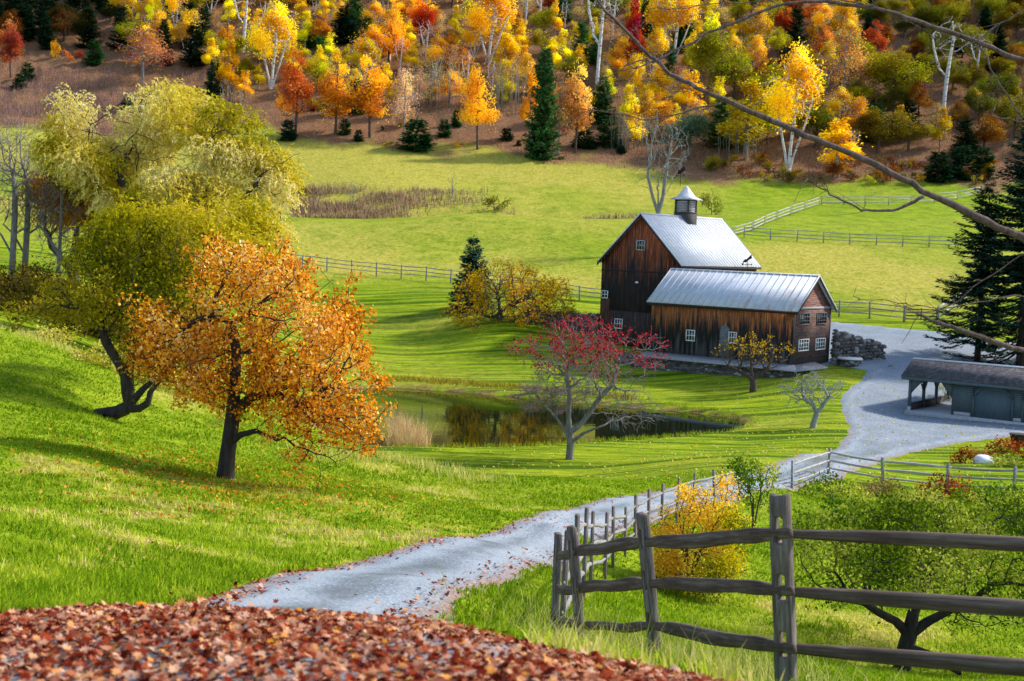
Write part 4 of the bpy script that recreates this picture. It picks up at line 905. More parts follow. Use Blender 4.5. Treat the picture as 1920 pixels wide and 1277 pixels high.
# ---- willows
def willow(label, base, E, seed, mat, trunk, nst=5200, ls=(.6, 1.7), R=.55, extra=None, bark=None, lw=.05):
    g = np.random.default_rng(seed); A = fill(E, 1500, g, .5)
    T = Tree(A, trunk, step=.6, infl=4.5, kill=.95, seed=seed, R=R, rtip=.02, jit=.2, up=.06); T.twigs(2, 1.2, 3, -.1); T.radii()
    st, SP = puffs(E, nst, g, 7, .40, .25)
    SPa = np.array(SP)[:, :3]; cen = SPa[np.array([((SPa-q)**2).sum(1).argmin() for q in st])]; out = st-cen; out[:, 2] *= .3; out /= np.linalg.norm(out, axis=1)[:, None]+1e-6
    Ln = g.uniform(*ls, nst); K = 13; pts = []; dirs = []; top = []
    zmax = st[:, 2]; local = np.zeros(nst)
    d = out*.55+g.normal(0, .35, (nst, 3)); d[:, 2] += .9; d /= np.linalg.norm(d, axis=1)[:, None]; cur = st.copy()
    for k in range(K):
        d = d+np.array((0, 0, -.2)); d /= np.linalg.norm(d, axis=1)[:, None]; cur = cur+d*(Ln/K)[:, None]
        pts.append(cur+g.normal(0, .05, (nst, 3))); dirs.append(d.copy())
    P = np.vstack(pts); D = np.vstack(dirs); n = len(P); z = g.normal(0, 1, (n, 3)); a = D+g.normal(0, .45, (n, 3)); a /= np.linalg.norm(a, axis=1)[:, None]; bb = np.cross(a, z); bb /= np.linalg.norm(bb, axis=1)[:, None]
    L = g.uniform(.16, .34, n)[:, None]; W = L*.2+lw
    V = np.stack([P-a*L*.5, P+bb*W*.5, P+a*L*.5, P-bb*W*.5], 1).reshape(-1, 3); F = np.arange(n*4).reshape(n, 4); t = np.repeat(np.clip(clump_t(P, .35, seed)*.75+g.normal(0, .16, n)+.1, 0, 1), 4)
    return plant('willow', label, 'tree', base, T, bark or M_BARK, [(V, F, t)], mat)
M_WILLOW = leaf_mat('willow_leaves', [S(150, 142, 20), S(194, 178, 34), S(214, 194, 52), S(228, 210, 100), S(240, 230, 170)], .45)
M_WILLOWD = leaf_mat('willow_leaves_dark', [S(132, 130, 16), S(172, 160, 22), S(200, 182, 34), S(218, 198, 56), S(228, 196, 60)], .45)
b = on_ground(385, 96)
E = [pxell(300, 225, 80, 55, 97, b, 1), pxell(160, 225, 62, 48, 97, b), pxell(420, 270, 95, 70, 97, b), pxell(500, 340, 62, 70, 96, b), pxell(250, 330, 130, 80, 97, b, 1), pxell(400, 390, 120, 70, 96, b, -1), pxell(490, 420, 62, 50, 95, b, -1), pxell(150, 320, 80, 70, 97, b, 1), pxell(330, 215, 90, 45, 99, b, 2), pxell(250, 420, 80, 60, 96, b), pxell(440, 480, 70, 50, 95, b, -1), pxell(340, 450, 80, 60, 95.5, b, -1)]
willow('broad pale yellow willow with cream topped billowing crown left of the pond', b, E, 21, M_WILLOW, [[(0, 0, -.5), (0, 0, 1.2), rel(375, 560, 96, b), rel(370, 500, 96, b), rel(360, 440, 96, b)], (3, [rel(420, 420, 95, b), rel(455, 375, 95, b), rel(480, 345, 95, b)]), (3, [rel(310, 420, 96, b), rel(250, 370, 96, b), rel(200, 300, 97, b), rel(170, 270, 97, b)]), (4, [rel(400, 330, 96, b), rel(390, 280, 96, b)])], nst=10500)
b = on_ground(360, 74)
E = [pxell(255, 455, 75, 70, 74, b), pxell(330, 455, 80, 75, 74, b), pxell(400, 470, 90, 70, 74, b), pxell(200, 480, 70, 60, 73, b), pxell(350, 540, 90, 60, 73, b), pxell(470, 450, 60, 60, 75, b, 1)]
willow('darker olive willow with thin hanging twigs in front of the pale willow', b, E, 22, M_WILLOWD, [[(0, 0, -.5), (0, 0, 1.2), rel(350, 600, 74, b), rel(345, 540, 74, b)], (2, [rel(300, 540, 74, b), rel(260, 480, 74, b)]), (3, [rel(400, 500, 74, b), rel(430, 470, 74, b)])], nst=4200, ls=(.7, 1.8), R=.35, lw=.03)
b = on_ground(135, 103)
E = [pxell(130, 370, 75, 60, 103, b), pxell(90, 400, 45, 50, 103, b), pxell(180, 400, 60, 50, 103, b), pxell(150, 310, 50, 50, 104, b)]
M_WILLOWO = leaf_mat('orange_olive_leaves', [S(96, 84, 10), S(140, 116, 14), S(172, 120, 18), S(190, 112, 22), S(190, 160, 40)], .45)
willow('leaning dark trunked tree with orange olive foliage between the bare trees and the willow', b, E, 23, M_WILLOWO, [[(0, 0, -.4), (.1, 0, .8), rel(140, 470, 103, b), rel(143, 440, 103, b)], (1, [rel(110, 478, 103, b), rel(95, 462, 103, b), rel(92, 440, 103, b)]), (2, [rel(165, 460, 103, b), rel(185, 450, 103, b)])], nst=2200, ls=(.6, 1.8), R=.42, lw=.04)

# ---- bare grey trees at the left edge
def bare(label, base, E, trunk, seed, bark, R, n=700, step=.5, infl=4, kill=.7, tw=(3, .8, 3), rtip=.012, name='bare_tree', up=.1, lv=None, mat=None, group=None, droop=0.0, jit=.15):
    g = np.random.default_rng(seed); A = fill(E, n, g, .5); T = Tree(A, trunk, step=step, infl=infl, kill=kill, seed=seed, R=R, rtip=rtip, jit=jit, up=up, limb=.3 if name == 'bare_tree' else .42); T.twigs(*tw, droop=droop); T.radii()
    L = lv(T, g) if lv else None
    return plant(name, label, 'tree', base, T, bark, L, mat, group)
for x, Y, lab, top, sd in ((22, 100, 'tall bare grey tree with forked stem at the far left edge', 230, 31), (46, 101, 'tall straight bare grey tree second from the left edge', 250, 32), (109, 98, 'slim bare grey trunk with few twigs right of the two bare trees', 330, 33)):
    b = on_ground(x, Y); hgt = lambda py: rel(x, py, Y, b)
    E = [pxell(x-5, top+70, 45, 75, Y, b), pxell(x+10, top+130, 48, 60, Y, b)]
    bare(lab, b, E, [[(0, 0, -.4), (0, 0, 1), rel(x+2, 480, Y, b), rel(x+4, 440, Y, b), rel(x+6, 400, Y, b), rel(x+6, 350, Y, b)], (2, [rel(x-20, 440, Y, b), rel(x-40, 420, Y, b)]), (3, [rel(x+28, 425, Y, b)])], sd, M_RBARK, .24 if x < 100 else .17, 1200, .4, 4, .55, (4, 1.2, 3), .01, up=.25)

# ---- half-bare tree with crimson top on the near lawn
b = on_ground(1068, 73); g = np.random.default_rng(41)
E = [pxell(1010, 660, 60, 35, 73, b), pxell(1100, 640, 80, 45, 73, b), pxell(1180, 660, 65, 40, 73, b), pxell(1100, 720, 120, 45, 73, b), pxell(1020, 740, 60, 35, 72, b), pxell(1180, 770, 60, 40, 73, b), pxell(1090, 690, 90, 70, 73, b, .8), pxell(1090, 690, 90, 70, 73, b, -.8), pxell(1200, 690, 40, 30, 73, b), pxell(985, 745, 35, 25, 72, b)]
def red_lv(T, g):
    zt = rel(1100, 678, 73, b)[2]; P = T.leafpts(2, 2, .09); k = P[:, 2]+g.normal(0, .35, len(P))+(N2(P[:, 0]*.9, P[:, 1]*.9)-.5)*1.3 > zt; k |= (g.random(len(P)) < .03) & (P[:, 2] > zt-1.2); P = P[k]; P = P[g.random(len(P)) < .8]
    return [leaves(P, .13, g, .7, .2)]
M_CRIM = leaf_mat('crimson_leaves', [S(92, 12, 20), S(150, 20, 34), S(190, 34, 50), S(205, 74, 84)], .35)
bare('spreading half bare grey tree with crimson leaves on its top by the pond', b, E, [[(0, 0, -.3), (0, 0, .25), rel(1070, 830, 73, b), rel(1068, 810, 73, b), rel(1066, 780, 73, b), rel(1068, 740, 73, b), rel(1062, 700, 73, b)], (2, [rel(1055, 800, 73, b), rel(1040, 780, 73, b), rel(1025, 765, 73, b)]), (3, [rel(1085, 800, 73, b), rel(1105, 775, 73, b), rel(1125, 745, 73, b), rel(1150, 720, 73, b)]), (2, [rel(1095, 812, 72.5, b), rel(1125, 800, 72, b)])], 41, M_RBARK, .21, 2600, .28, 2.2, .4, (5, .65, 3), .009, 'deciduous_tree', .03, red_lv, M_CRIM, None, -.02, .22)

# ---- yellow tree by the far pond lawn
b = on_ground(937, 131); g = np.random.default_rng(42)
E = [pxell(900, 545, 45, 45, 131, b), pxell(960, 530, 65, 40, 131, b), pxell(1020, 560, 60, 45, 131, b), pxell(880, 590, 45, 30, 130, b), pxell(960, 575, 80, 40, 131, b), pxell(1040, 590, 40, 30, 131, b), pxell(960, 560, 60, 45, 131, b, -1.5), pxell(960, 560, 60, 45, 131, b, 1.5)]
def yel_lv(T, g):
    P = np.vstack([T.leafpts(4, 2, .2), puffs([E[0], E[2], E[3], E[5]], 2600, g, 5, .4)[0]]); x = P[:, 0]; cl = N2(P[:, 0]*.55+3, P[:, 2]*.55+P[:, 1]*.3); edge = np.abs(x)/3.2+np.maximum(P[:, 2]-2.5, 0)*.1; k = g.random(len(P)) < np.clip(edge*.9+cl*.9-.30, .10, 1); P = P[k]; return [leaves(P, .19, g, .7, .2, clump_t(P, .4, 3))]
M_YEL = leaf_mat('amber_leaves', [S(150, 128, 10), S(210, 170, 16), S(236, 178, 18), S(240, 176, 50)], .4)
bare('half bare spreading tree with amber yellow leaves on the mown lawn beside the spruce', b, E, [[(0, 0, -.3), (0, 0, .5), rel(937, 585, 131, b), rel(935, 565, 131, b)], (1, [rel(920, 595, 130.5, b), rel(900, 588, 130, b)]), (2, [rel(960, 570, 131, b), rel(985, 560, 131, b)])], 42, M_BROWN, .3, 2200, .4, 3, .55, (3, .8, 3), .018, 'deciduous_tree', .04, yel_lv, M_YEL, None, 0.0, .2)

# ---- small yellow tree and small bare tree before the barn wing
b = on_ground(1412, 106); g = np.random.default_rng(43)
E = [pxell(1410, 655, 50, 25, 106, b), pxell(1370, 665, 30, 25, 106, b), pxell(1450, 660, 35, 28, 106, b), pxell(1410, 680, 60, 20, 106, b), pxell(1410, 660, 35, 30, 106, b, -1)]
def yl2(T, g):
    P = T.leafpts(2, 2, .1); zt = rel(1410, 668, 106, b)[2]; k = (P[:, 2]+g.normal(0, .35, len(P)) > zt) & (g.random(len(P)) < .5); return [leaves(P[k], .16, g, .7, .2)]
bare('small tree with thin yellow leaves in front of the barn stone foundation', b, E, [[(0, 0, -.3), (0, 0, .5), rel(1411, 710, 106, b), rel(1408, 690, 106, b)], (2, [rel(1385, 695, 106, b), rel(1365, 685, 106, b)]), (2, [rel(1440, 690, 106, b)])], 43, M_BROWN, .26, 1100, .32, 2.4, .42, (3, .5, 3), .012, 'deciduous_tree', .04, yl2, leaf_mat('yellow_leaves', [S(140, 112, 12), S(196, 156, 18), S(220, 180, 40)], .4))
b = on_ground(1524, 87.5)
E = [pxell(1500, 735, 40, 25, 87.5, b), pxell(1545, 730, 40, 28, 87.5, b), pxell(1525, 715, 40, 20, 87.5, b), pxell(1520, 740, 45, 25, 87.5, b, 1)]
bare('small leaning pale bare tree on the lawn inside the drive bend', b, E, [[(-.05, 0, -.3), rel(1526, 793, 87.5, b), rel(1532, 775, 87.5, b), rel(1542, 762, 87.5, b)], (2, [rel(1525, 760, 87.5, b), rel(1508, 748, 87.5, b)]), (3, [rel(1553, 745, 87.5, b)])], 44, M_LBARK, .2, 700, .28, 2, .38, (4, .6, 3), .013, up=.0, droop=-.1, jit=.25)
# ---- bare tree and scrub behind the barn roof
b = on_ground(1236, 178); E = [pxell(1235, 260, 45, 40, 178, b), pxell(1240, 320, 50, 40, 178, b), pxell(1250, 285, 50, 50, 178, b)]
bare('tall bare pale tree rising behind the barn roof left of the cupola', b, E, [[(0, 0, -.5), (0, 0, 2), rel(1234, 400, 178, b), rel(1234, 360, 178, b)], (2, [rel(1243, 370, 178, b), rel(1248, 330, 178, b)]), (2, [rel(1224, 370, 178, b), rel(1215, 330, 178, b)])], 45, M_GBARK, .36, 700, .8, 5, 1.0, (3, 1.2, 3), .026, up=.35)
for x, py, lab, sd in ((662, 388, 'thin bare sapling in the brown brush, left one', 46), (848, 372, 'thin bare sapling in the brown brush near the olive bush', 47)):
    b = hit(x, py); Y = b[1]; E = [pxell(x, py-30, 12, 20, Y, b)]
    bare(lab, b, E, [[(0, 0, -.3), (0, 0, 1), (0, 0, 2)]], sd, M_GBARK, .12, 120, .4, 3, .6, (2, .6, 2), .015, up=.3)

# ---- conifers
def needles(P, D, size, g, w=.35):
    n = len(P); z = g.normal(0, .35, (n, 3)); z[:, 2] += 1; a = D/np.linalg.norm(D, axis=1)[:, None]; bb = np.cross(a, z); bb /= np.linalg.norm(bb, axis=1)[:, None]+1e-9; L = (size*g.uniform(.7, 1.3, n))[:, None]; W = L*w
    V = np.stack([P, P+a*L*.5+bb*W*.5, P+a*L, P+a*L*.5-bb*W*.5], 1).reshape(-1, 3); return V, np.arange(n*4).reshape(n, 4), np.repeat(g.uniform(0, 1, n), 4)
def conifer(h, rad, seed, z0=.08, gap=.38, per=7, droop=.25, size=.34, dens=1.0, shape=1.0, tipup=.25, bare_low=0):
    """whorled boughs on a straight stem; returns (wood V,F), needles"""
    g = np.random.default_rng(seed); mb = MB(); k = 9; zz = np.linspace(0, h, k); mb.tube([(g.normal(0, .02)*i, g.normal(0, .02)*i, z-.3*(i == 0)) for i, z in enumerate(zz)], np.linspace(h*.016+.04, .015, k), 7)
    Ps, Ds = [], []; z = h*z0
    while z < h*.985:
        f = (z-h*z0)/(h*(1-z0)); L0 = rad*(1-f)**shape+.12
        for j in range(per):
            a = g.uniform(0, 6.283); L = L0*g.uniform(.7, 1.1); zb = z+g.uniform(-.5, .5)*gap; n = max(3, int(L/.16)); t = np.linspace(0, 1, n)
            dr = droop*(1-f*1.3); hx = np.cos(a)*L*t; hy = np.sin(a)*L*t; hz = zb-dr*L*np.sin(t*1.9)+tipup*L*t**2.2*(.35+f)
            B = np.c_[hx, hy, hz]
            if L > .5: mb.tube(B[::2] if n > 4 else B, np.linspace(.012+.012*L, .006, len(B[::2] if n > 4 else B)), 3)
            side = np.array((-math.sin(a), math.cos(a), 0)); d0 = np.array((math.cos(a), math.sin(a), .05)); s0 = 1 if z < h*bare_low else 0
            for q in range(1, n):
                if s0 and t[q] < .45: continue
                m = max(1, int(round((2.2+2.6*(1-t[q]))*dens)))
                for s in (-1, 1):
                    for r in range(m):
                        Ps.append(B[q]+side*s*(r*.13*L0/rad*1.0)*(1.1-.5*t[q])+g.normal(0, .03, 3)+np.array((0, 0, -.05*r))); Ds.append(d0*.8+side*s*.75+g.normal(0, .22, 3)+np.array((0, 0, -.15)))
        z += gap*g.uniform(.75, 1.2)
    Ps += [np.array((0, 0, h-.25+.1*i)) for i in range(3)]; Ds += [np.array((.05*i, .03, 1.)) for i in range(3)]
    V, F, t = needles(np.array(Ps), np.array(Ds), size, g); return mb, (V, F, t)
def put_conifer(name, label, base, spec, mat, bark, group=None):
    mb, (V, F, t) = spec; o = thing(name, label, 'tree', base, 0, group); mb.build('trunk', bark, o, smooth=True); obj('crown', npmesh('crown', V, F, mat, {'t': t}), o); return o
M_BLUE = leaf_mat('spruce_needles', [S(18, 44, 38), S(34, 68, 58), S(56, 92, 76), S(100, 130, 112)], .15)
M_DSPR = leaf_mat('dark_needles', [S(14, 32, 24), S(26, 50, 38), S(42, 70, 54), S(66, 96, 76)], .15)
b = on_ground(884, 138); hh = 131*138/FPX*1.0
put_conifer('spruce', 'blue green cone shaped spruce on the mown lawn', b, conifer(hh+.3, 45*138/FPX, 51, .05, .42, 11, .18, .42, 1.25, .85), M_BLUE, M_BROWN)
b = hit(1832, 680); k_ = b[1]/FPX; put_conifer('spruce', 'dark spruce with bare lower trunk behind the shed, left of the taller one', b, conifer(345*k_, 112*k_, 52, .17, .52, 8, .30, .46, .9, .75, .2, .4), M_DSPR, M_BARK)
b = hit(1912, 692); k_ = b[1]/FPX; put_conifer('spruce', 'tallest dark spruce at the right edge behind the shed', b, conifer(490*k_, 125*k_, 53, .08, .52, 9, .28, .5, .95, .7, .2, .3), M_DSPR, M_BARK)
# ------------------------------------------------------------------ the wooded hillside
M_LEAF = leaf_obj_mat('autumn_leaves', .5); M_CONI = leaf_obj_mat('evergreen_needles', .15)
def proto(E, trunk, seed, R, n=420, step=.55, size=.3, per=7, spread=.34, maxnt=3, tw=(2, .8, 2), nl=4000, bark=None, keep=1.0, cl=.55, asp=.8):
    g = np.random.default_rng(seed); A = fill(E, n, g, .5); T = Tree(A, trunk, step=step, infl=4, kill=.75, seed=seed, R=R, rtip=.02, jit=.2, up=.1)
    if tw: T.twigs(*tw)
    V, F = T.wood(4, 1.3, 3); wood = npmesh('trunk', V, F, bark or M_BROWN, smooth=True)
    if per == 0: return wood, None
    P = np.vstack([T.leafpts(maxnt, min(per, 8), spread), puffs(E, nl, g, 8, .5)[0]]); P = P[(g.random(len(P)) < keep) & (N2(P[:, 0]*.7+seed, P[:, 2]*.7+P[:, 1]*.5) > .22)]
    V, F, t = leaves(P, size, g, asp, .3, clump_t(P, cl, seed)); crown = npmesh('crown', V, F, M_LEAF, {'t': t}); return wood, crown
st = lambda h, lean=0.0, k=5: [(lean*max(0.0, z/h)**1.5, .15*math.sin(z*.5), z) for z in np.linspace(-.4, h, k)]
PR = {}
PR['oval'] = [proto([(0, 0, 4, 2.7, 2.7, 1.6), (0, 0, 6, 2.4, 2.4, 2.2), (.2, 0, 8.2, 1.4, 1.4, 1.7), (.8, .3, 5.2, 2.3, 2, 1.6)], [st(6)], s, .17, bark=M_BROWN, size=.21, nl=8000, n=500) for s in (61, 62, 63)]
PR['round'] = [proto([(0, 0, 5.6, 3.4, 3.4, 3), (1.2, 0, 6.6, 2.2, 2.2, 2.4), (-1.4, .4, 5, 2.4, 2.4, 2)], [st(5)], s, .2, n=800, bark=M_BROWN, size=.21, nl=9500) for s in (64, 65)]
PR['slim'] = [proto([(0, 0, 3.6, 1.3, 1.3, 1.6), (0, 0, 5.6, 1.2, 1.2, 2), (.1, 0, 8, .7, .7, 1.8)], [st(8)], s, .10, n=360, step=.4, bark=M_GBARK, size=.19, nl=3800, spread=.28) for s in (66, 67)]
PR['birch'] = [proto([(0, 0, 6.4, 2.3, 2.3, 2.4), (.5, 0, 8.5, 1.5, 1.5, 1.6), (-.7, .3, 5.2, 2, 2, 1.5)], [st(8, .6), (0, [(.3, .1, 1.2), (.9, .1, 3.2), (1.5, .1, 5.6)]), (0, [(-.3, .1, 1.4), (-.8, 0, 3.8), (-1.2, 0, 6.2)])], s, .17, n=600, bark=M_BIRCH, size=.18, nl=6000, spread=.42) for s in (68, 69)]
PR['sparse'] = [proto([(0, 0, 5, 2.4, 2.4, 2.4), (0, 0, 7.4, 1.6, 1.6, 2.2)], [st(7)], s, .14, n=420, bark=M_GBARK, size=.17, nl=2000, per=5, spread=.36, keep=.8, tw=(3, .9, 3)) for s in (70, 71)]
PR['bare'] = [proto([(0, 0, 7.4, 1.9, 1.9, 2.4), (.4, 0, 8.8, 1.3, 1.3, 1.2)], [st(8, .5), (2, [(-.5, 0, 4.6), (-1, 0, 6.6), (-1.2, 0, 8)])], s, .17, n=160, bark=M_BIRCH, per=0, tw=(2, .8, 3)) for s in (72, 73)]
PR['bush'] = [proto([(0, 0, 1.2, 1.6, 1.4, 1.1), (.9, .3, .9, 1, 1, .8), (-.8, 0, 1, 1.1, 1, .9)], [[(0, 0, -.2), (0, 0, .3)]], s, .07, n=200, step=.3, bark=M_BROWN, size=.17, nl=1500, spread=.22, tw=(2, .4, 2)) for s in (74, 75, 76)]
def pine_proto(h, r, seed, shape, per=8, dens=1.0, size=.5, z0=.03):
    mb, (V, F, t) = conifer(h, r, seed, z0, .5, per, .05, size, dens, shape, .35); w_ = mb.build('tmp', M_BROWN); me = w_.data; bpy.data.objects.remove(w_); return me, npmesh('crown', V, F, M_CONI, {'t': t})
PR['pine'] = [pine_proto(10, 2.6, 81, .7, 9, 1.1), pine_proto(10, 2.9, 82, .55, 8, .9)]
PR['fir'] = [pine_proto(3.6, 1.3, 83, .6, 11, 1.3, .42, .02), pine_proto(3.6, 1.5, 84, .5, 11, 1.3, .42, .02)]
PH = {'oval': (9.9, 5.6), 'round': (9, 7.4), 'slim': (9.8, 2.7), 'birch': (10.1, 5.2), 'sparse': (9.7, 5), 'bare': (10, 4), 'bush': (2.4, 3.6), 'pine': (10, 5.2), 'fir': (3.6, 2.7)}
SHAPE_CAT = {'bush': 'shrub', 'fir': 'evergreen shrub', 'pine': 'pine tree'}
NAME = {'oval': 'maple_tree', 'round': 'deciduous_tree', 'slim': 'young_tree', 'birch': 'birch_tree', 'sparse': 'thin_leaved_tree', 'bare': 'bare_birch', 'bush': 'shrub', 'pine': 'pine_tree', 'fir': 'young_pine'}
def stand(kind, base, hgt, wid, color, label, group=None, var=None):
    w_, c_ = PR[kind][int(rng.integers(len(PR[kind]))) if var is None else var]; ph, pw = PH[kind]
    o = thing(NAME[kind], label, SHAPE_CAT.get(kind, 'tree'), base, rng.uniform(0, 6.28) if kind not in ('birch', 'bare') else rng.uniform(-.5, .5), group); o.scale = (wid/pw, wid/pw, hgt/ph)
    obj('trunk', w_, o)
    if c_ is not None: c = obj('crown', c_, o); c.color = (*color, 1)
    return o
YEL, GOLD, ORG, RED, RUST = S(246, 214, 34), S(246, 198, 34), S(244, 182, 40), S(222, 118, 36), S(202, 124, 76)
PINK, OLV, GRN, LIME, DRED, DKG, PGRN, TAN = S(228, 184, 144), S(172, 160, 26), S(100, 126, 28), S(206, 198, 34), S(176, 20, 30), S(30, 60, 34), S(60, 108, 52), S(206, 164, 98)
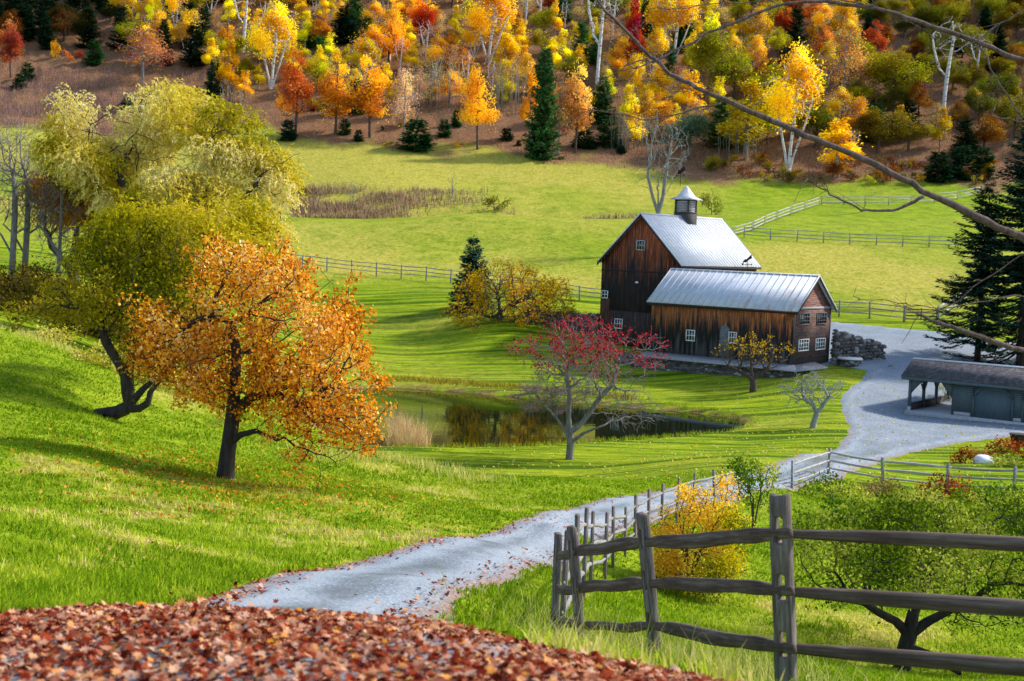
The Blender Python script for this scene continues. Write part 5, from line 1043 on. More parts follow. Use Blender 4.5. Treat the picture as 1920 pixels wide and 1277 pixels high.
KEY = [  # kind, foot (px), top, width, colour, label
 ('oval', 553, 257, 104, 78, S(228, 140, 50), 'red orange maple, leftmost of the row at the foot of the woods'),
 ('oval', 628, 252, 117, 82, S(244, 180, 40), 'orange maple standing between the red orange maple and a twin orange maple'),
 ('oval', 693, 258, 104, 82, S(244, 176, 36), 'orange maple behind the round green pine bush'),
 ('sparse', 757, 268, 124, 56, PINK, 'pinkish tan thin leaved tree beside the round green pine bush'),
 ('oval', 895, 281, 121, 68, S(246, 188, 42), 'lone narrow orange maple with grey trunk at the top edge of the meadow'),
 ('slim', 992, 262, 120, 38, ORG, 'orange tree tucked behind the dark pine at the wood edge'),
 ('pine', 1016, 296, 92, 72, S(64, 100, 50), 'tall dark pine with layered boughs at the wood edge'),
 ('fir', 1010, 296, 235, 40, S(34, 72, 40), 'small dark pine at the foot of the tall layered pine'),
 ('oval', 1078, 286, 120, 66, S(244, 192, 90), 'orange and tan maple right of the tall layered pine'),
 ('sparse', 1047, 286, 138, 46, TAN, 'tan half bare tree between the layered pine and the orange and tan maple'),
 ('fir', 780, 280, 224, 66, S(34, 92, 44), 'round bright green pine bush at the top of the meadow'),
 ('fir', 833, 256, 224, 26, S(34, 84, 40), 'small green pine left of the lone orange maple'),
 ('fir', 856, 236, 204, 24, S(36, 88, 44), 'small green pine higher up the slope left of the lone orange maple'),
 ('fir', 646, 252, 222, 24, S(34, 80, 36), 'tiny green pine at the foot of the orange maples'),
 ('fir', 540, 262, 225, 36, S(26, 66, 38), 'dark green pine bush at the foot of the red orange maple'),
 ('fir', 672, 264, 242, 22, S(30, 70, 36), 'tiny dark pine left of the round pine bush'),
 ('fir', 950, 262, 240, 26, S(40, 70, 36), 'low green pine bush between the lone orange maple and the layered pine'),
 ('bush', 862, 276, 256, 30, GOLD, 'low amber shrub at the top edge of the meadow'),
 ('bush', 901, 279, 271, 13, S(210, 40, 20), 'tiny scarlet shrub at the foot of the lone orange maple'),
 ('bush', 722, 276, 258, 34, OLV, 'low olive shrub between the orange maple and the pine bush'),
 ('birch', 508, 168, 6, 100, S(248, 208, 40), 'large golden birch with a branching white trunk above the red orange maple'),
 ('bare', 455, 98, -40, 70, YEL, 'bare white birch with forked trunk at the top left of the woods'),
 ('slim', 394, 132, 70, 32, YEL, 'slender yellow tree beside the brown clearing, the higher one'),
 ('slim', 428, 188, 70, 44, S(224, 172, 16), 'slender golden tree beside the brown clearing, the larger one'),
 ('slim', 458, 190, 130, 34, GOLD, 'small golden tree between the slender golden tree and the white birch'),
 ('fir', 402, 182, 118, 34, S(26, 66, 38), 'dark green pine left of the slender golden tree'),
 ('sparse', 268, 156, 52, 96, RUST, 'pinkish rust half bare tree in the brown clearing'),
 ('oval', 20, 146, 34, 52, S(196, 108, 58), 'rust red cone shaped tree at the far left of the clearing'),
 ('bush', 104, 110, 76, 24, GOLD, 'small golden shrub on the upper edge of the clearing'),
 ('bush', 140, 112, 84, 40, S(190, 92, 46), 'russet shrub on the upper edge of the clearing'),
 ('fir', 177, 118, 78, 36, S(44, 92, 40), 'round green pine bush on the upper edge of the clearing'),
 ('fir', 52, 150, 118, 26, S(40, 80, 40), 'small pine near the rust red tree'),
 ('fir', 37, 164, 138, 26, S(38, 76, 40), 'lowest small pine near the rust red tree'),
 ('fir', 237, 212, 184, 24, S(36, 82, 36), 'little green pine low in the clearing above the willow'),
 ('birch', 235, 44, -30, 60, YEL, 'yellow birch with thin white stems at the top left'),
 ('birch', 330, 60, -40, 50, GOLD, 'golden birch with one white stem right of the thin stemmed birch'),
 ('oval', 790, 86, -4, 62, S(228, 112, 34), 'bright red orange maple high in the middle of the woods'),
 ('oval', 728, 130, 34, 70, S(236, 164, 40), 'orange maple left of the bright red maple high in the woods'),
 ('birch', 915, 122, -30, 110, S(246, 194, 40), 'broad orange gold birch high right of the bright red maple'),
 ('slim', 776, 140, 78, 34, YEL, 'slim yellow tree below the bright red maple'),
 ('slim', 945, 150, 60, 50, S(226, 184, 16), 'yellow tree below the broad orange gold birch'),
 ('fir', 592, 84, 40, 50, S(46, 110, 54), 'bright green young pine high left of the middle'),
 ('pine', 645, 80, 10, 60, S(28, 64, 40), 'dark pine high in the woods left of the middle'),
 ('bare', 1118, 178, -60, 80, YEL, 'tall white birch with bare trunk right of the layered pine'),
 ('slim', 1187, 152, -10, 40, DRED, 'dark crimson narrow tree high in the woods'),
 ('slim', 1160, 158, 72, 36, S(240, 176, 40), 'narrow orange tree left of the dark crimson tree'),
 ('slim', 1222, 110, 74, 26, S(230, 200, 16), 'small bright yellow tree right of the dark crimson tree'),
 ('birch', 1262, 120, -40, 110, S(248, 204, 40), 'golden birch grove tree with white trunks right of the crimson tree'),
 ('slim', 1230, 205, 118, 60, S(246, 208, 30), 'bright yellow tree below the golden birch'),
 ('slim', 1290, 228, 130, 66, S(246, 204, 30), 'bright yellow tree left of the green leafed tree'),
 ('slim', 1190, 215, 130, 42, S(226, 186, 16), 'yellow sapling below the narrow orange tree'),
 ('round', 1345, 195, 62, 112, S(150, 150, 26), 'broad green and yellow tree among the golden birches'),
 ('birch', 1412, 150, 66, 56, S(248, 200, 40), 'golden birch with pale stem between the green tree and the great golden birch'),
 ('birch', 1478, 321, 88, 128, S(248, 204, 40), 'great golden birch with twin white trunks at the wood edge'),
 ('slim', 1400, 300, 150, 90, S(196, 166, 20), 'olive gold tree left of the great golden birch'),
 ('slim', 1572, 333, 218, 84, S(246, 200, 30), 'small bright yellow birch beside the great golden birch'),
 ('sparse', 1580, 208, 56, 92, S(206, 140, 70), 'grey trunked half bare tree with tan and gold leaves above the small yellow birch'),
 ('oval', 1540, 130, 44, 50, S(206, 116, 46), 'rust orange tree left of the grey trunked half bare tree'),
 ('oval', 1638, 130, 44, 56, S(206, 112, 44), 'rust orange tree right of the grey trunked half bare tree'),
 ('round', 1672, 205, 98, 126, S(150, 140, 24), 'rounded olive yellow tree on the right of the woods'),
 ('bare', 1768, 212, 36, 90, YEL, 'forked bare white birch on the right side of the woods'),
 ('bare', 1830, 150, 60, 44, YEL, 'short bare white birch at the upper right'),
 ('fir', 1640, 262, 198, 54, S(30, 78, 44), 'green pine under the rounded olive yellow tree'),
 ('pine', 1702, 256, 186, 58, S(24, 58, 40), 'dark pine right of the green pine under the olive yellow tree'),
 ('fir', 1758, 338, 284, 60, S(36, 70, 40), 'round green pine bush left end of the trio by the right woods'),
 ('fir', 1803, 334, 276, 52, S(32, 64, 36), 'green pine bush in the middle of the trio by the right woods'),
 ('fir', 1842, 332, 278, 42, S(34, 66, 38), 'green pine bush right end of the trio by the right woods'),
 ('fir', 1815, 280, 255, 40, S(36, 70, 40), 'green pine bush above the trio by the right woods'),
 ('round', 1290, 300, 212, 84, S(70, 96, 70), 'grey green leafy tree behind the barn cupola at the wood edge'),
 ('fir', 1140, 272, 225, 46, S(50, 88, 46), 'dark pine behind the tall white birch'),
 ('fir', 1095, 275, 238, 46, S(40, 76, 40), 'green pine bush between the orange and tan maple and the white birch'),
 ('fir', 1225, 62, 20, 40, S(60, 110, 60), 'pale green young pine left above the dark crimson tree'),
 ('bare', 1010, 60, -60, 40, YEL, 'white birch trunk high in the middle of the woods'),
 ('bare', 985, 50, -50, 36, YEL, 'thin white birch trunk left of the high middle birch'),
 ('bush', 928, 395, 356, 62, S(116, 116, 40), 'round olive shrub at the end of the brown brush strip'),
 ('bush', 1334, 402, 345, 44, S(120, 124, 40), 'thin green shrub behind the barn roof right of the cupola'),
 ('bush', 556, 376, 335, 30, S(50, 84, 26), 'dark green shrub at the right edge of the pale willow'),
]
for kd, px, py, top, wpx, c, lab in KEY:
    p = hit(px, py, 120); Y = p[1]; k = Y/FPX; stand(kd, p-np.array((0, 0, .3)), max(.8, (py-top)*k*1.02), wpx*k, c, lab)
# the crowd between and behind them
ZONES = [(-60, 235, [('pine', DKG, 6), ('round', S(52, 56, 16), 2), ('oval', S(100, 60, 20), 1)]), (235, 480, [('slim', YEL, 2), ('birch', GOLD, 2), ('round', OLV, 3), ('oval', ORG, 1), ('pine', DKG, 2), ('sparse', TAN, 2)]),
 (480, 720, [('slim', YEL, 3), ('birch', S(224, 172, 16), 3), ('round', LIME, 2), ('oval', ORG, 1), ('pine', PGRN, 2), ('sparse', TAN, 1)]), (720, 1000, [('birch', GOLD, 3), ('oval', ORG, 3), ('slim', YEL, 2), ('sparse', TAN, 3), ('round', OLV, 1), ('bare', YEL, 1)]),
 (1000, 1160, [('sparse', TAN, 3), ('slim', YEL, 2), ('round', OLV, 2), ('oval', S(200, 110, 24), 1), ('pine', PGRN, 1), ('bare', YEL, 1)]), (1160, 1360, [('slim', YEL, 4), ('birch', S(246, 206, 22), 3), ('sparse', TAN, 2), ('oval', ORG, 1), ('pine', PGRN, 1)]),
 (1360, 1620, [('round', OLV, 4), ('birch', GOLD, 3), ('slim', S(196, 166, 20), 2), ('oval', S(190, 96, 24), 2), ('pine', DKG, 1), ('round', S(110, 120, 24), 2)]), (1620, 1990, [('round', S(128, 118, 22), 5), ('round', S(92, 96, 20), 4), ('oval', S(150, 92, 26), 2), ('sparse', S(150, 118, 60), 3), ('pine', DKG, 2), ('slim', S(176, 150, 24), 2)])]
LAB = {'pine': ('dark evergreen pine', 'pines on the upper slope'), 'round': ('rounded olive toned tree', 'olive trees on the upper slope'), 'oval': ('orange to rust maple', 'maples on the upper slope'), 'slim': ('slender yellow leaved tree', 'slender yellow trees on the slope'), 'birch': ('golden birch with white stems', 'golden birches on the upper slope'), 'sparse': ('thin leaved tan tree', 'half bare tan trees on the slope'), 'bare': ('bare white birch trunk', 'bare white birches on the upper slope')}
gw = np.random.default_rng(99); spots = []
kp = [hit(k[1], k[2], 120)[:2] for k in KEY]
rows = []
for r_ in range(10):
    Yr = 298+r_*13
    x = -60+gw.uniform(0, 30)
    while x < 1990:
        rows.append((x+gw.uniform(-14, 14), Yr+gw.uniform(-6, 6), r_)); x += gw.uniform(30, 46)*320/Yr
cnt = 0
for x, Y, r_ in rows:
    p = on_ground(x, Y); e = wood_edge(np.array([p[0]]), np.array([p[1]]))[0]; px, py = px_of(p)
    if Y < e+6: continue
    lo = 105 if px < 235 else 130 if px < 400 else 175 if px < 620 else 222 if px < 1000 else 238 if px < 1160 else 285 if px < 1360 else 330   # the clearing stays open below
    if py > lo: continue
    if min((p[0]-q[0])**2+(p[1]-q[1])**2 for q in kp) < 9: continue
    for a, b_, opts in ZONES:
        if a <= px < b_:
            wts = np.array([o_[2] for o_ in opts], float); kd, c, _ = opts[gw.choice(len(opts), p=wts/wts.sum())]
            ph = {'pine': (8, 13), 'round': (6, 10.5), 'oval': (7, 11), 'slim': (7, 11.5), 'birch': (9, 14), 'sparse': (6, 10), 'bare': (10, 14)}[kd]; hgt = gw.uniform(*ph); wid = hgt*{'pine': .5, 'round': .9, 'oval': .7, 'slim': .42, 'birch': .62, 'sparse': .55, 'bare': .34}[kd]*gw.uniform(.95, 1.3)
            c2 = tuple(np.clip(np.array(c)*gw.uniform(.75, 1.2)*np.array((gw.uniform(.9, 1.1), gw.uniform(.85, 1.15), 1)), 0, .95))
            stand(kd, p-np.array((0, 0, .3)), hgt, wid, c2, LAB[kd][0]+' in the crowd on the upper wooded slope', LAB[kd][1]); cnt += 1; break
print('crowd', cnt)
# thickets of thin pale stems
def thicket(px, py, wpx, hpx, n, c, label, seed, lv=5):
    b = hit(px, py, 120); k = b[1]/FPX; g = np.random.default_rng(seed); mb = MB(); Ps = []
    for i in range(n):
        x = g.uniform(-.5, .5)*wpx*k; y = g.uniform(-2.5, 2.5); z0 = gz(b[0]+x, b[1]+y)-b[2]; h = hpx*k*g.uniform(.65, 1.1); lx, ly = g.normal(0, .05, 2)*h
        mb.tube([(x, y, z0-.3), (x+lx*.4, y+ly*.4, z0+h*.5), (x+lx, y+ly, z0+h)], [.06, .045, .015], 3)
        for q in range(4):
            f = g.uniform(.4, .9); a = g.uniform(0, 6.28); L = h*.16; A = np.array((x+lx*f, y+ly*f, z0+h*f)); B = A+np.array((math.cos(a)*L*.6, math.sin(a)*L*.6, L)); mb.tube([A, B], [.025, .008], 3)
            Ps += list(B+g.normal(0, .35, (lv, 3)))
    o = thing('sapling_thicket', label, 'thicket', b); mb.build('stems', M_LBARK, o); V, F, t = leaves(np.array(Ps), .22, g, .8); cr = obj('foliage', npmesh('foliage', V, F, M_LEAF, {'t': t}), o); cr.color = (*c, 1)
thicket(828, 205, 90, 95, 46, S(206, 180, 70), 'dense stand of thin pale saplings with yellow tops left of the lone orange maple', 91)
thicket(955, 208, 60, 95, 26, S(196, 170, 80), 'narrow stand of thin pale saplings right of the lone orange maple', 92)
thicket(1200, 285, 110, 75, 44, S(180, 150, 80), 'thicket of grey stems below the yellow trees behind the barn', 93, 3)
thicket(1290, 262, 70, 60, 24, S(176, 160, 70), 'thin grey saplings under the green and yellow tree', 94, 3)
thicket(660, 190, 100, 70, 30, S(206, 180, 60), 'yellowish saplings above the orange maples', 95)
thicket(1380, 300, 70, 70, 26, S(160, 130, 40), 'thin brownish saplings left of the great golden birch trunks', 96, 4)
thicket(440, 205, 60, 40, 22, S(200, 150, 70), 'low pale saplings beneath the slender golden tree', 97, 3)
# shrubs along the foot of the right woods
gb_ = np.random.default_rng(17)
for i in range(46):
    x = gb_.uniform(1330, 1930); p0 = on_ground(x, 280); e = wood_edge(np.array([p0[0]]), np.array([p0[1]]))[0]; p = on_ground(x, e+gb_.uniform(1.5, 16)); h_ = gb_.uniform(1.6, 4.2)
    c = [OLV, S(120, 104, 22), S(150, 96, 24), S(90, 92, 22), S(110, 70, 26), S(170, 140, 26)][int(gb_.integers(6))]
    stand('bush', p, h_, h_*gb_.uniform(1.1, 1.7), c, 'autumn shrub in the dense undergrowth along the foot of the right woods', 'undergrowth shrubs by the right woods')
for i in range(16):
    x = gb_.uniform(500, 1310); p0 = on_ground(x, 285); e = wood_edge(np.array([p0[0]]), np.array([p0[1]]))[0]; p = on_ground(x, e+gb_.uniform(8, 38)); h_ = gb_.uniform(.8, 2)
    stand('bush' if i % 3 else 'fir', p, h_, h_*gb_.uniform(1.0, 1.6), [OLV, TAN, S(46, 80, 36), S(160, 90, 50)][int(gb_.integers(4))] if i % 3 else S(38, 76, 38), 'low shrub scattered on the leaf strewn slope above the meadow', 'low shrubs on the leaf strewn slope')

ug = 0
while ug < 150:
    x = gb_.uniform(-30, 1980); Y = gb_.uniform(300, 420); p = on_ground(x, Y); px, py = px_of(p); e = wood_edge(np.array([p[0]]), np.array([p[1]]))[0]
    if Y < e+16 or (px < 420 and py > 110): continue
    ug += 1; h_ = gb_.uniform(2, 4.5); c = [OLV, TAN, GOLD, LIME, S(150, 110, 50), S(96, 104, 30)][int(gb_.integers(6))]
    stand('bush', p, h_, h_*gb_.uniform(1.1, 1.6), c, 'leafy shrub in the understorey between the trees of the wooded slope', 'understorey shrubs on the wooded slope')
# brush: bare twiggy scrub and tall dead grass (uncountable)
M_BRUSH = leaf_mat('dead_brush', [S(92, 70, 62), S(140, 108, 92), S(170, 138, 112), S(196, 170, 130)], .3)
def strands(P, h, wdt, g, lean=.35, tv=None):
    n = len(P); a = g.uniform(0, 6.283, n); d = np.c_[np.cos(a), np.sin(a), np.zeros(n)]; hh = (h*g.uniform(.5, 1.25, n))[:, None]; b = np.c_[-np.sin(a+.7), np.cos(a+.7), np.zeros(n)]*(np.broadcast_to(wdt, (n,))[:, None])*.5; ln = d*hh*lean*g.uniform(.1, 1.2, (n, 1))
    up = np.array((0, 0, 1.0)); M1 = P+ln*.35+up*hh*.55; V = np.stack([P-b, P+b, M1+b*.7, M1-b*.7, P+ln+up*hh], 1).reshape(-1, 3); i5 = np.arange(n)[:, None]*5
    F4 = i5+np.array((0, 1, 2, 3)); F3 = i5+np.array((3, 2, 4)); t = g.uniform(0, 1, n) if tv is None else np.clip(tv+g.normal(0, .15, n), 0, 1); return V, [F4, F3], np.repeat(t, 5)
def cover(name, label, cat, P, h, wdt, mat, g, lean=.35, tv=None):
    V, F, t = strands(P, h, wdt, g, lean, tv); return tag(obj(name, npmesh(name, V, F, mat, {'t': t})), label, cat, None, 'stuff')
def on_z(X, Y): return np.c_[X, Y, zt(X, Y)]
gq = np.random.default_rng(5)
def view_pts(x0, x1, Y0, Y1, n):
    d0 = (x0-960)/FPX; d1 = (x1-960)/FPX; Y = gq.uniform(Y0, Y1, n); X = gq.uniform(d0, d1, n)*Y; return X, Y
X, Y = view_pts(-40, 1960, 262, 345, 30000); k = f_woods(X, Y) > .5; k &= N2(X*.25, Y*.25) > .42; P = on_z(X[k], Y[k])
cover('brush', 'brown twiggy brush and dead bracken covering the slope under the woods', 'brush', P, .8, .10, M_BRUSH, gq, .8)
X, Y = view_pts(-40, 430, 285, 345, 16000); k = N2(X*.15+9, Y*.15) > .42; P = on_z(X[k], Y[k]); M_PBR = leaf_mat('mauve_brush', [S(84, 66, 66), S(126, 100, 98), S(160, 132, 124)], .3)
cover('brush', 'mauve brown bare brush filling the clearing above the willow', 'brush', P, 1.7, .07, M_PBR, gq, .5)
Xb, Yb = [], []
for x0, x1, Y0, Y1, n_ in ((540, 905, 233, 251, 11000), (900, 960, 230, 236, 900), (1000, 1200, 220, 228, 2600)):
    X, Y = view_pts(x0, x1, Y0, Y1, n_); Xb.append(X); Yb.append(Y-(X/Y*2400-(-400))*.012*0)
X = np.concatenate(Xb); Y = np.concatenate(Yb); pxx = 960+FPX*X/Y; tp = sstep(0, 220, 910-pxx)*.9+.1+(pxx > 990)*.5; k = gq.random(len(X)) < tp*np.clip(N2(X*.12, Y*.25)*2.2-.5, .04, 1); X, Y = X[k], Y[k]; cover('brush', 'strip of brown dead weeds along the hollow between the meadows', 'brush', on_z(X, Y), .5+1.3*N2(X*.2+4, Y*.3), .12, M_BRUSH, gq, .5)
if 0: print({k: [len(c.vertices)//4 for w, c in v if c] for k, v in PR.items()})
# ------------------------------------------------------------------ shrubs and small trees in the near and middle ground
def shrub(name, label, base, E, seed, mat, size, n=600, per=5, step=.2, kill=.3, R=.06, spread=.12, bark=None, tw=(3, .4, 2), stems=5, keep=.9, cat='shrub', group=None, asp=.7, infl=1.8, lf=None, nl=4.0):
    g = np.random.default_rng(seed); A = fill(E, n, g, .5); tr = [[(0, 0, -.2), (0, 0, .08)]]
    for i in range(stems):
        a = g.uniform(0, 6.28); r = g.uniform(.1, .35)*E[0][3]; tr.append((1, [(math.cos(a)*r*.4, math.sin(a)*r*.4, .25*E[0][2]), (math.cos(a)*r, math.sin(a)*r, .55*E[0][2])]))
    T = Tree(A, tr, step=step, infl=infl, kill=kill, seed=seed, R=R, rtip=.005, jit=.2, up=.06); T.twigs(*tw); T.radii()
    P = T.leafpts(3, int(per*2.6), spread*1.2); P = np.vstack([P, puffs(E, int(nl*sum(e[3]*e[5] for e in E)/size**2), g, 5, .45)[0]]); P = P[g.random(len(P)) < keep]; L = [leaves(P, size, g, asp, .3, clump_t(P, .9, seed))] if lf is None else lf(P, g)
    return plant(name, label, cat, base, T, bark or M_BROWN, L, mat, group, 'stems', 'foliage')
M_GOLDSH = leaf_mat('golden_shrub_leaves', [S(120, 128, 14), S(200, 190, 28), S(240, 212, 40), S(248, 222, 70), S(248, 190, 50)], .45)
b = on_ground(1290, 30)
shrub('shrub', 'golden yellow shrub behind the near rail fence', b, [pxell(1320, 965, 62, 55, 30, b), pxell(1262, 1000, 45, 50, 30, b), pxell(1365, 1005, 45, 60, 30, b), pxell(1310, 1060, 95, 60, 30, b), pxell(1250, 1070, 40, 50, 30, b), pxell(1360, 920, 26, 34, 30, b, .5), pxell(1290, 930, 26, 26, 30, b)], 101, M_GOLDSH, .065, 2200, 7, .11, .16, .05, .06, None, (3, .22, 2), 9, nl=12)
b = on_ground(1412, 44); M_GRSH = leaf_mat('green_shrub_leaves', [S(46, 84, 12), S(90, 128, 20), S(140, 162, 34), S(196, 196, 70)], .45)
shrub('young_tree', 'slender green leaved young tree by the bend of the drive', b, [pxell(1410, 890, 36, 38, 44, b), pxell(1440, 895, 20, 30, 44, b), pxell(1380, 875, 16, 28, 44, b), pxell(1418, 930, 28, 28, 44, b)], 102, M_GRSH, .10, 700, 6, .16, .25, .06, .09, None, (3, .25, 2), 4, cat='tree', nl=7)
# apple tree behind the near fence
b = on_ground(1692, 24.5); g = np.random.default_rng(103); Yt = 24.5
M_APPLE = leaf_mat('apple_leaves', [S(52, 76, 10), S(96, 118, 18), S(136, 152, 34), S(184, 184, 80)], .4)
E = [pxell(1600, 1040, 110, 60, 24.5, b), pxell(1760, 1010, 120, 70, 24.5, b), pxell(1880, 1040, 90, 80, 24.5, b), pxell(1560, 1090, 80, 45, 24.3, b), pxell(1690, 980, 110, 50, 25, b, .8), pxell(1850, 1140, 100, 60, 24.3, b), pxell(1640, 1110, 60, 40, 24, b), pxell(1700, 1060, 150, 70, 25.5, b, 1.2), pxell(1700, 1060, 120, 60, 23.5, b, -.8), pxell(1960, 1090, 90, 90, 24.5, b), pxell(1570, 985, 60, 40, 25, b), pxell(1530, 1040, 50, 45, 24.8, b), pxell(1900, 970, 70, 45, 25.5, b, 1)]
A = fill(E, 3400, g)
T = Tree(A, [[(0, 0, -.3), (.0, 0, .1), rel(1698, 1215, Yt, b), rel(1705, 1190, Yt, b), rel(1712, 1150, Yt, b), rel(1715, 1100, Yt, b)], (3, [rel(1680, 1165, Yt, b), rel(1650, 1150, Yt, b), rel(1620, 1130, Yt, b), rel(1590, 1125, Yt, b)]), (3, [rel(1740, 1165, Yt, b), rel(1790, 1140, Yt, b), rel(1830, 1120, Yt, b)]), (2, [rel(1760, 1235, 24, b), rel(1800, 1262, 23.7, b)]), (4, [rel(1735, 1090, 24.8, b), rel(1770, 1040, 25, b)])], step=.16, infl=1.3, kill=.22, seed=103, limb=.62, R=.15, rtip=.004, jit=.25, up=.0)
T.twigs(3, .25, 2, -.05); T.radii(); P1 = T.leafpts(6, 3, .10); P1 = np.vstack([P1, puffs(E, 5000, g, 7, .38)[0]]); zlow = rel(1700, 1120, Yt, b)[2]; P1 = P1[g.random(len(P1)) < np.clip(.35+.8*(P1[:, 2]-zlow), .2, .95)]
plant('apple_tree', 'low spreading apple tree with dark twisted limbs behind the near rail fence', 'tree', b, T, M_BARK, [leaves(P1, .075, g, .55, .3, clump_t(P1, 1.2, 4)*.8)], M_APPLE)
# meadow scrub below the right-hand fence
M_RUSTL = leaf_mat('rust_leaves', [S(96, 40, 14), S(150, 62, 20), S(176, 90, 34)], .4); M_TANL = leaf_mat('tan_leaves', [S(110, 92, 46), S(150, 126, 70), S(176, 150, 92)], .4)
for i, (x, Y, wp_, hp, m, lab) in enumerate(((1775, 61, 46, 42, M_RUSTL, 'rust red shrub in front of the right rail fence'), (1650, 60, 38, 40, M_TANL, 'tan brown shrub in front of the right rail fence'), (1560, 57, 55, 40, M_GRSH, 'green weedy shrub in front of the first right fence posts'), (1860, 58, 70, 50, M_GRSH, 'green bushy shrub below the right end of the right fence'), (1720, 55, 70, 45, M_APPLE, 'dark green shrub below the rust red shrub'), (1610, 50, 70, 45, M_GRSH, 'leafy green shrub above the apple tree crown, left one'), (1810, 48, 80, 50, M_APPLE, 'leafy green shrub above the apple tree crown, right one'), (1520, 47, 40, 36, M_GRSH, 'low green shrub right of the near tall post'), (1930, 50, 70, 50, M_GRSH, 'green shrub at the right edge below the fence'))):
    b = on_ground(x, Y); k = Y/FPX; hh_ = hp*k
    shrub('shrub', lab, b, [(0, 0, hh_*.6, wp_*k, wp_*k, hh_*.5), (wp_*k*.6, .2, hh_*.45, wp_*k*.6, wp_*k*.6, hh_*.4), (-wp_*k*.6, 0, hh_*.45, wp_*k*.6, wp_*k*.6, hh_*.4)], 110+i, m, .13, 420, 6, .2, .32, .04, .14, None, (3, .3, 2), 6)
# garden bed by the planter
for i, (x, py, wp_, hp, m, lab) in enumerate(((1802, 868, 22, 26, M_RUSTL, 'brown clipped fern clump at the left end of the garden bed'), (1842, 858, 28, 16, leaf_mat('straw_leaves', [S(150, 96, 40), S(196, 140, 70), S(206, 170, 110)], .4), 'straw coloured hosta leaves behind the white rock'), (1880, 850, 32, 26, M_RUSTL, 'orange brown fern clump beside the planter'), (1895, 874, 34, 20, M_APPLE, 'low dark green ground shrub right of the white rock'), (1918, 862, 20, 34, M_RUSTL, 'dark brown clump at the right edge of the garden bed'))):
    b = hit(x, py); k = b[1]/FPX; shrub('garden_plant', lab, b, [(0, 0, hp*k*.5, wp_*k, wp_*k*.8, hp*k*.55)], 130+i, m, .14, 260, 7, .2, .3, .03, .12, None, (3, .25, 2), 6, cat='plant')
b = on_ground(1783, 104); shrub('shrub', 'bright green shrub seen through the open bay of the shed', b, [(0, 0, 1.0, 1.0, 1, .9)], 139, M_GRSH, .16, 200, 7, .25, .35, .04, .15)
# the belt of scrub beyond the bank on the left
M_SCRUB = leaf_mat('scrub_leaves', [S(44, 44, 10), S(76, 72, 16), S(104, 92, 24), S(124, 100, 34)], .4); gs = np.random.default_rng(31)
for i in range(22):
    x = -60+i*19+gs.uniform(-10, 10); Y = 86-8*max(0, x)/380+gs.uniform(-4, 9); b = on_ground(x, Y); hh_ = gs.uniform(1.8, 3.4); ww = gs.uniform(1.4, 2.3)
    shrub('shrub', 'olive brown scrub bush in the dense belt beyond the grassy bank', b, [(0, 0, hh_*.55, ww, ww, hh_*.5), (ww*.6, 0, hh_*.4, ww*.7, ww*.7, hh_*.4)], 140+i, M_SCRUB, .17, 380, 6, .3, .5, .05, .2, None, (3, .5, 2), 6, group='scrub belt beyond the bank')
# pond edge plants
M_REED = leaf_mat('straw_reeds', [S(150, 120, 70), S(196, 170, 110), S(220, 200, 150), S(206, 150, 90)], .4); gr = np.random.default_rng(33)
def px_scatter(poly, n, Yf=None):
    """points of the ground spread over an outline given on the ground"""
    P = np.array(poly); lo, hi = P.min(0), P.max(0); Q = gr.uniform(lo, hi, (n*3, 2)); Q = Q[sdist(Q[:, 0], Q[:, 1], P) > 0][:n]; return Q[:, 0], Q[:, 1]
rb_ = [on_plane(*p) for p in ((728, 846), (806, 846), (806, 832), (770, 812), (728, 800))]
X, Y = px_scatter(rb_, 1500); P = np.c_[X, Y, np.maximum(ground(X, Y), -.1)]; cover('reeds', 'straw coloured reeds standing at the left near edge of the pond', 'reeds', P, 1.35, .04, M_REED, gr, .4)
far = [on_plane(*p) for p in ((690, 724), (780, 726), (880, 734), (960, 741), (1080, 752), (1200, 763))]
Q = []
for a, b_ in zip(far[:-1], far[1:]):
    a = np.array(a); b_ = np.array(b_); n_ = int(np.linalg.norm(b_-a)*90); t = gr.random((n_, 1)); Q.append(a+(b_-a)*t+np.c_[gr.normal(0, .4, n_), gr.uniform(.2, 3.2, n_)])
Q = np.vstack(Q); z = ground(Q[:, 0], Q[:, 1]); k = z > .1; M_BANKG = leaf_mat('bank_weeds', [S(96, 96, 20), S(150, 140, 34), S(176, 150, 60), S(120, 90, 50)], .4)
cover('bank_weeds', 'yellowish rough weeds along the far bank of the pond', 'weeds', np.c_[Q, z][k], .45, .05, M_BANKG, gr, .6)
for i, (x, py, w_, h_, lab) in enumerate(((1000, 738, 26, 14, 'mauve grey twiggy shrub on the far pond bank, left one'), (1045, 742, 26, 14, 'mauve grey twiggy shrub on the far pond bank, right one'))):
    b = hit(x, py); k = b[1]/FPX; shrub('shrub', lab, b, [(0, 0, h_*k*.6, w_*k, w_*k*.7, h_*k*.6)], 170+i, M_PBR, .10, 300, 2, .2, .3, .03, .1, M_GBARK, (4, .4, 2), 7)
nb = [on_plane(*p) for p in ((740, 847), (850, 848), (960, 847), (1070, 840), (1200, 832), (1300, 824), (1400, 806), (1405, 798), (1350, 778), (1250, 767))]; Q = []
for a, b_ in zip(nb[:-1], nb[1:]):
    a = np.array(a); b_ = np.array(b_); n_ = int(np.linalg.norm(b_-a)*60); t = gr.random((n_, 1)); Q.append(a+(b_-a)*t+gr.normal(0, .35, (n_, 2)))
Q = np.vstack(Q); z = ground(Q[:, 0], Q[:, 1]); k = z > .05
M_GRASS = leaf_mat('grass_blades', [S(86, 120, 14), S(126, 156, 24), S(160, 178, 42), S(178, 190, 52), S(214, 198, 120)], .45)
cover('bank_grass', 'longer grass fringing the near edge of the pond', 'grass', np.c_[Q, z][k], .32, .03, M_GRASS, gr, .5, f_dry(Q[:, 0], Q[:, 1])[k]*.5+.4)

